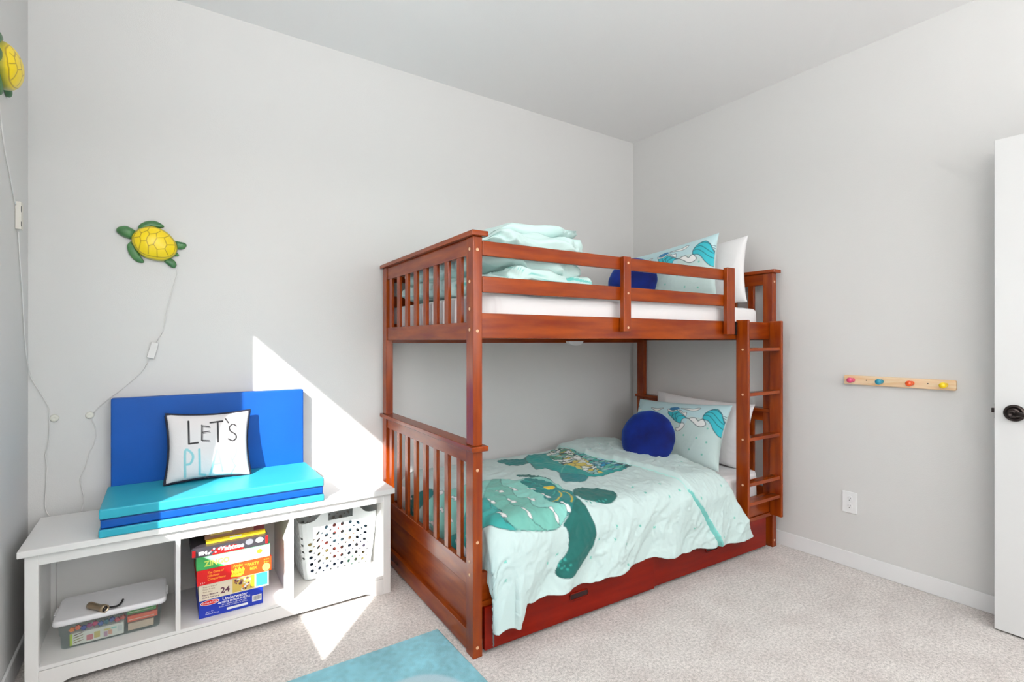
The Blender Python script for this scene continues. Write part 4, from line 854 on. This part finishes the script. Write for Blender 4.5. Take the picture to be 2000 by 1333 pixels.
game(-2.872, -2.650, GZ + .3045, GZ + .3380, ['tan', 'wine', 'gold'], lambda bm, y, x, z: (rect(bm, y, x + .18, z + .002, x + .221, z + .031, 1), rect(bm, y, x + .02, z + .012, x + .10, z + .026, 2)), 'brown box topmost of the game stack under the bench top', dy=.032, depth=.19)

# ------------------------------------------------------------------ laundry basket, right compartment
bk = thing('laundry_basket', 'white plastic basket punched with round holes in the right bench compartment', 'basket', (-2.312, -.148, ZS), 0)
def basket():
    bm = bmesh.new(); NU, NV = 60, 17
    wt, dt, wb, db, hh = .186, .120, .158, .098, .345
    per = []
    def outline(s, v):
        w = wb + (wt - wb) * v ** .8; d = db + (dt - db) * v ** .8; r = .030
        L_ = [2 * (w - r), math.pi * r / 2, 2 * (d - r), math.pi * r / 2] * 2; tot = sum(L_); q = (s % 1) * tot; k = 0
        while q > L_[k]: q -= L_[k]; k += 1
        if k == 0: return (-w + r + q, -d)
        if k == 1: a = -math.pi / 2 + q / r; return (w - r + r * math.cos(a), -d + r + r * math.sin(a))
        if k == 2: return (w, -d + r + q)
        if k == 3: a = q / r; return (w - r + r * math.cos(a), d - r + r * math.sin(a))
        if k == 4: return (w - r - q, d)
        if k == 5: a = math.pi / 2 + q / r; return (-w + r + r * math.cos(a), d - r + r * math.sin(a))
        if k == 6: return (-w, d - r - q)
        a = math.pi + q / r; return (-w + r + r * math.cos(a), -d + r + r * math.sin(a))
    cache = {}
    def P(s, v, z=None):
        key = (round(s % 1, 6), round(v, 6))
        if key not in cache:
            x, y = outline(s, v); sx = min(abs(s - .5 if False else s), 1)
            top = .272
            fr = max(0, 1 - abs((x) / .105)) if abs(y) > .07 else 0          # handle hump on the long sides
            hump = .052 * (1 / (1 + math.exp(-(abs(.098) - abs(x)) * 90))) if abs(y) > .07 else 0
            zz = .004 + v * (top + hump) if v <= 1 else 0
            cache[key] = bm.verts.new((x, y, zz))
        return cache[key]
    # rows: solid base band, holes rows, solid top band
    for i in range(NU):
        for j in range(NV):
            s0, s1, v0, v1 = i / NU, (i + 1) / NU, j / NV, (j + 1) / NV
            xm, ym = outline((s0 + s1) / 2, (v0 + v1) / 2); front = abs(ym) > .085; 
            handle = front and abs(xm) < .062 and j in (NV - 2, NV - 3)
            if handle: continue
            holes = 1 <= j <= NV - 5 and (i + j) % 2 == 0 and not (abs(abs(xm) - .15) < .012 and front)
            if not holes: bm.faces.new((P(s0, v0), P(s1, v0), P(s1, v1), P(s0, v1))); continue
            big = i % 2 == 0; r = .47 if big else .26
            sm_, vm = (s0 + s1) / 2, (v0 + v1) / 2; n = 12; inner = []
            for k in range(n):
                a = 2 * math.pi * k / n + math.pi / 4
                inner.append(P(sm_ + r * math.cos(a) / NU, vm + r * math.sin(a) / NV))
            c = [P(s1, v1), P(s0, v1), P(s0, v0), P(s1, v0)]
            for q in range(4):
                k0 = q * 3
                bm.faces.new((c[q], inner[k0 % n], inner[(k0 + 1) % n])) if False else None
                nx = c[(q + 1) % 4]
                bm.faces.new((c[q], inner[(k0 + 1) % n], inner[k0 % n]))
                bm.faces.new((c[q], nx, inner[(k0 + 2) % n], inner[(k0 + 1) % n]))
                bm.faces.new((nx, inner[(k0 + 3) % n], inner[(k0 + 2) % n]))
    bot = [P(i / NU, 0) for i in range(NU)]; bm.faces.new(bot[::-1])
    return bm
b_ = obj('basket_body', basket(), mat('basket_plastic', srgb(236, 242, 242), .35), bk)
s_ = b_.modifiers.new('s', 'SOLIDIFY'); s_.thickness = .0032; s_.offset = -1
rnd = random.Random(11); pal = [(130, 180, 206), (226, 120, 110), (236, 220, 150), (120, 180, 150), (200, 180, 210), (150, 206, 214), (236, 190, 140), (50, 70, 100)]
toys = []
pal_n = ['sky blue', 'red', 'yellow', 'green', 'lilac', 'aqua', 'orange', 'navy']
bm = bmesh.new(); bmesh.ops.create_icosphere(bm, subdivisions=3, radius=.029); me0 = bpy.data.meshes.new('play_ball'); bm.to_mesh(me0); bm.free(); me0.polygons.foreach_set('use_smooth', [True] * len(me0.polygons))
bcols = [flat('ball_%d' % i, c, .35) for i, c in enumerate(pal)]
for j in range(4):
    for i in range(5):
        for k in range(1):
            q = rnd.randrange(8)
            me_ = me0.copy(); me_.materials.append(bcols[q]); o = bpy.data.objects.new('play_ball', me_); COL.objects.link(o)
            o.location = (-2.312 - .122 + .061 * i, -.148 - .062 + .062 * k, ZS + .036 + .0585 * j)
            tag(o, '%s ball in the basket, %s from the left in the %s layer' % (pal_n[q], ('first', 'second', 'third', 'fourth', 'fifth')[i], ('lowest', 'second lowest', 'third lowest', 'top')[j]), 'ball', 'plastic balls in the basket')
            toys.append(o)
# ------------------------------------------------------------------ turtle wall lamps
SHELLM = mat('turtle_shell', srgb(240, 208, 20), .35, attr='print', coat=.3)
GRN = mat('turtle_green', srgb(72, 124, 66), .45, var=.35, vscale=30, vcol=srgb(46, 98, 60), coat=.15)
def smooth_outline(p, k=6): return [tuple(v)[:2] for v in catmull([(q[0], q[1], 0) for q in p], k, True)]
def blob(name, poly, depth, m, parent, paint=None, rings=14, base=0.0, k=6):
    '''rounded dome over an outline lying on the wall (x, z), bulging towards -y'''
    P = np.array(smooth_outline(poly, k)); c = P.mean(0); n = len(P)
    t = np.linspace(0, 1, rings); X = c[0] + (P[:, 0][:, None] - c[0]) * np.sin(t * np.pi / 2)[None, :]; Z = c[1] + (P[:, 1][:, None] - c[1]) * np.sin(t * np.pi / 2)[None, :]
    Y = -base - depth * np.cos(t * np.pi / 2)[None, :] * np.ones((n, 1))
    X = np.concatenate([X, P[:, :1]], 1); Z = np.concatenate([Z, P[:, 1:]], 1); Y = np.concatenate([Y, np.zeros((n, 1)) - .001], 1)
    cols = None
    if paint: pt = Paint(X, Z, srgb(244, 214, 14)); paint(pt); cols = pt.c
    return obj(name, grid_mesh(name, X, Y, Z, True, cols), m, parent)
def shell_paint(P):
    c = np.array(QD['shell']).mean(0)
    EDGE = srgb(150, 160, 40); P.stroke(smooth_outline(QD['shell']), srgb(126, 132, 34), .006, True, .004)
    P.stroke(smooth_outline(QD['rim']), srgb(150, 120, 10), .0020, True, .001)
    for l in QD['lines']: P.stroke(l, srgb(150, 112, 8), .0024, False, .001)
def turtle(label, loc, rot):
    t = thing('turtle_lamp', label, 'wall lamp', (0, 0, 0), 0, 'turtle wall lamps')
    parts = [blob('shell', QD['shell'], .050, SHELLM, t, shell_paint, 60, .012, 14), blob('head', QD['head'], .020, GRN, t, None, 12, .010)]
    for k in ('ftop', 'fbot', 'rtop', 'rbot'): parts.append(blob('flipper', QD[k], .012, GRN, t, None, 10, .006))
    parts.append(blob('tail', QD['tail'], .008, GRN, t, None, 8, .005))
    t.matrix_world = Matrix.Translation(loc) @ rot
    return t
t1 = turtle('yellow-shelled green sea turtle lamp on the back wall above the bench', (-3.05, WA - .001, 1.655), Matrix.Identity(4))
CORD = mat('white_cord', srgb(226, 224, 222), .5)
def cord(name, pts, par, r=.0021):
    bm = bmesh.new(); tube(bm, catmull(pts, 5), r, 6); o = obj(name, bm, CORD, None, smooth=True)
    o.parent = par; o.matrix_parent_inverse = par.matrix_world.inverted(); return o
yc = WA - .004
pts = [(x, yc, z) for x, z in QD['cord']]; pts[-1] = (-3.291, -.004, .504)
pts = [(-2.985, yc, 1.575)] + pts
c1_ = cord('cord', pts, t1)
bm = bmesh.new(); box(bm, -.014, .014, -.014, 0, -.036, .036); sw = obj('inline_switch', bm, CORD, None, .003)
sw.matrix_world = Matrix.Translation((-3.050, yc + .001, 1.166)) @ Matrix.Rotation(R(14), 4, 'Y'); bpy.context.view_layer.update()
sw.parent = t1; sw.matrix_parent_inverse = t1.matrix_world.inverted()
ROT2 = Matrix.Rotation(R(90), 4, 'Z') @ Matrix.Rotation(R(-24), 4, 'Y')
t2 = turtle('yellow-shelled sea turtle lamp cut off at the top left of the photo', (WC + .001, -.445, 2.12), ROT2)
bpy.context.view_layer.update()
xc = WC + .004
c2_ = cord('cord', [(xc, -.45, 2.02), (xc, -.42, 1.95), (xc, -.37, 1.86), (xc, -.31, 1.80), (xc, -.25, 1.735), (xc, -.21, 1.70)], t2)
bm = bmesh.new(); box(bm, 0, .016, -.016, .016, -.05, .05); box(bm, .0155, .0165, -.0165, -.008, .012, .034, 1); box(bm, .0155, .0165, -.0165, -.008, -.040, -.022, 1)
s2 = obj('inline_switch', bm, [mat('cream_plastic', srgb(226, 222, 212), .5), flat('slot_grey', (50, 50, 52))], None, .002); s2.matrix_world = Matrix.Translation((WC + .001, -.185, 1.665)); bpy.context.view_layer.update()
s2.parent = t2; s2.matrix_parent_inverse = t2.matrix_world.inverted()
lo = [(xc, -.17, 1.61), (xc, -.14, 1.5), (xc, -.10, 1.38), (xc, -.055, 1.2), (xc + .004, -.0, 1.08), (-3.43, yc, 1.02), (-3.405, yc, .965)] + [(x, yc, z) for x, z in QD['cord2']]
lo[-1] = (-3.391, -.004, .505)
cord('cord', lo, t2)
# round adhesive cable clips
for (x, z, lb) in ((-3.378, .893, 'small round cream cable clip on the back wall nearest the corner'), (-3.266, .896, 'small round cream cable clip beside the blue mat back')):
    bm = bmesh.new(); lathe(bm, [(.015, 0), (.015, -.004), (.012, -.009), (.006, -.010), (.003, -.008)], 28, 'y'); o = obj('cable_clip', bm, mat('clip_cream', srgb(224, 223, 212), .5), smooth=True); o.location = (x, WA, z)
    tag(o, lb, 'clip', 'cable clips on the back wall')

# ------------------------------------------------------------------ peg rail and outlet on the right-hand wall
PINE = mat('pine', srgb(238, 214, 180), .5, var=.12, vscale=5, stretch=(1, 1.5, 14), vcol=srgb(226, 186, 140))
pr = thing('peg_rail', 'pale pine peg rail with four coloured pegs on the right wall', 'peg rail', (WB, -1.719, 1.001))
bm = bmesh.new(); pts = [(-.235, -.019), (-.230, -.024), (.230, -.024), (.235, -.019), (.235, .019), (.230, .024), (-.230, .024), (-.235, .019)]
prism(bm, pts, -.018, 0, axes='yz'); obj('board', bm, PINE, pr, .002)
for (y, c, nm) in ((.192, (206, 66, 110), 'pink'), (.062, (30, 142, 168), 'blue'), (-.066, (226, 84, 24), 'orange'), (-.196, (240, 204, 10), 'yellow')):
    bm = bmesh.new(); lathe(bm, [(.0115, -.0175), (.0105, -.022), (.0080, -.030), (.0085, -.036), (.0125, -.042), (.0145, -.050), (.0140, -.058), (.0100, -.064), (.001, -.066)], 28, 'x', (0, y, 0))
    o = obj('peg', bm, mat('peg_' + nm, srgb(*c), .3, coat=.3), pr, smooth=True); o['label'] = nm + ' peg'
bm = bmesh.new()
for y in (.128, -.13): lathe(bm, [(.003, -.0190), (.003, -.0178)], 12, 'x', (0, y, .002))
obj('screw', bm, BRZ, pr)
ol = thing('wall_outlet', 'white double power outlet low on the right wall', 'outlet', (WB, -1.506, .345))
bm = bmesh.new(); box(bm, -.006, 0, -.036, .036, -.057, .057); obj('cover_plate', bm, mat('outlet_plastic', srgb(240, 240, 240), .35), ol, .003)
for z in (.020, -.020):
    bm = bmesh.new(); lathe(bm, [(.0165, -.0072), (.0165, -.005)], 28, 'x', (0, 0, z)); so = obj('socket', bm, MATS['outlet_plastic'], ol)
    bm = bmesh.new(); box(bm, -.0076, -.0070, -.0065, -.0048, z - .0005, z + .0065); box(bm, -.0076, -.0070, .0048, .0065, z - .0005, z + .0065); lathe(bm, [(.0022, -.0076), (.0022, -.0070)], 10, 'x', (0, 0, z - .0075)); obj('socket_slots', bm, flat('slot_grey', (50, 50, 52)), so)

# ------------------------------------------------------------------ rug
def rug():
    x0, x1, y0, y1 = -3.30, -2.066, -2.30, -.812; nx, ny = 300, 300
    X, Y = np.meshgrid(np.linspace(x0, x1, nx), np.linspace(y0, y1, ny), indexing='ij')
    e = np.minimum(np.minimum(X - x0, x1 - X), np.minimum(Y - y0, y1 - Y))
    Z = .011 - .009 * np.clip(1 - e / .012, 0, 1) ** 2 + .0016 * vnoise(X * 160, Y * 160, 4) + .0015 * vnoise(X * 12, Y * 12, 5)
    P = Paint(X, Y, srgb(134, 202, 216)); n = vnoise(X * 9, Y * 9, 6).ravel()[:, None] * .6 + vnoise(X * 60, Y * 60, 8).ravel()[:, None] * .4
    P.c[:, :3] = P.c[:, :3] * (.62 + .60 * n)
    for (cx, cy, rx, ry, c) in ((-2.36, -1.24, .24, .21, srgb(176, 208, 218)), (-2.95, -1.7, .3, .2, srgb(176, 208, 218)), (-2.4, -1.95, .2, .14, srgb(60, 160, 190))):
        d = np.hypot((P.x - cx) / rx, (P.y - cy) / ry) + .12 * (vnoise(P.x * 8, P.y * 8, 9) - .5); k = np.clip((1 - d) * 12, 0, 1)[:, None]
        P.c[:, :3] = P.c[:, :3] * (1 - k) + np.array(c) * k
    E_ = [X, Y, Z]
    me = grid_mesh('rug', X, Y, Z, False, P.c)
    o = obj('rug', me, mat('rug_pile', srgb(90, 180, 200), .95, .8, 420, attr='print', sheen=.3, spec=.1))
    s_ = o.modifiers.new('s', 'SOLIDIFY'); s_.thickness = .0015; s_.offset = -1
    return tag(o, 'sky blue rug with a paler swirl lying on the carpet by the bed', 'rug')
rug()
# unseen torchiere added behind the viewer to brighten the ceiling
fl_ = thing('floor_fill_lamp', 'tall white uplighter added as fill light in the rear left corner of the room', 'lamp', (-3.15, -3.95, 0))
bm = bmesh.new(); lathe(bm, [(.13, 0), (.13, .015), (.03, .028)], 32); obj('base', bm, TRIM, fl_, smooth=True)
bm = bmesh.new(); lathe(bm, [(.011, .02), (.011, 1.74)], 16); obj('pole', bm, TRIM, fl_, smooth=True)
bm = bmesh.new(); lathe(bm, [(.02, 1.72), (.08, 1.75), (.15, 1.82), (.147, 1.82), (.078, 1.756), (.02, 1.73)], 40, cap=False); obj('lamp_shade', bm, TRIM, fl_, smooth=True)
u = bpy.data.lights.new('fill_uplight', 'AREA'); u.shape = 'DISK'; u.size = .2; u.energy = 200; u.color = (1, 1, 1)
uo = bpy.data.objects.new('fill_uplight', u); COL.objects.link(uo); uo.location = (-3.15, -3.95, 1.80); uo.rotation_euler = (R(180), 0, 0)
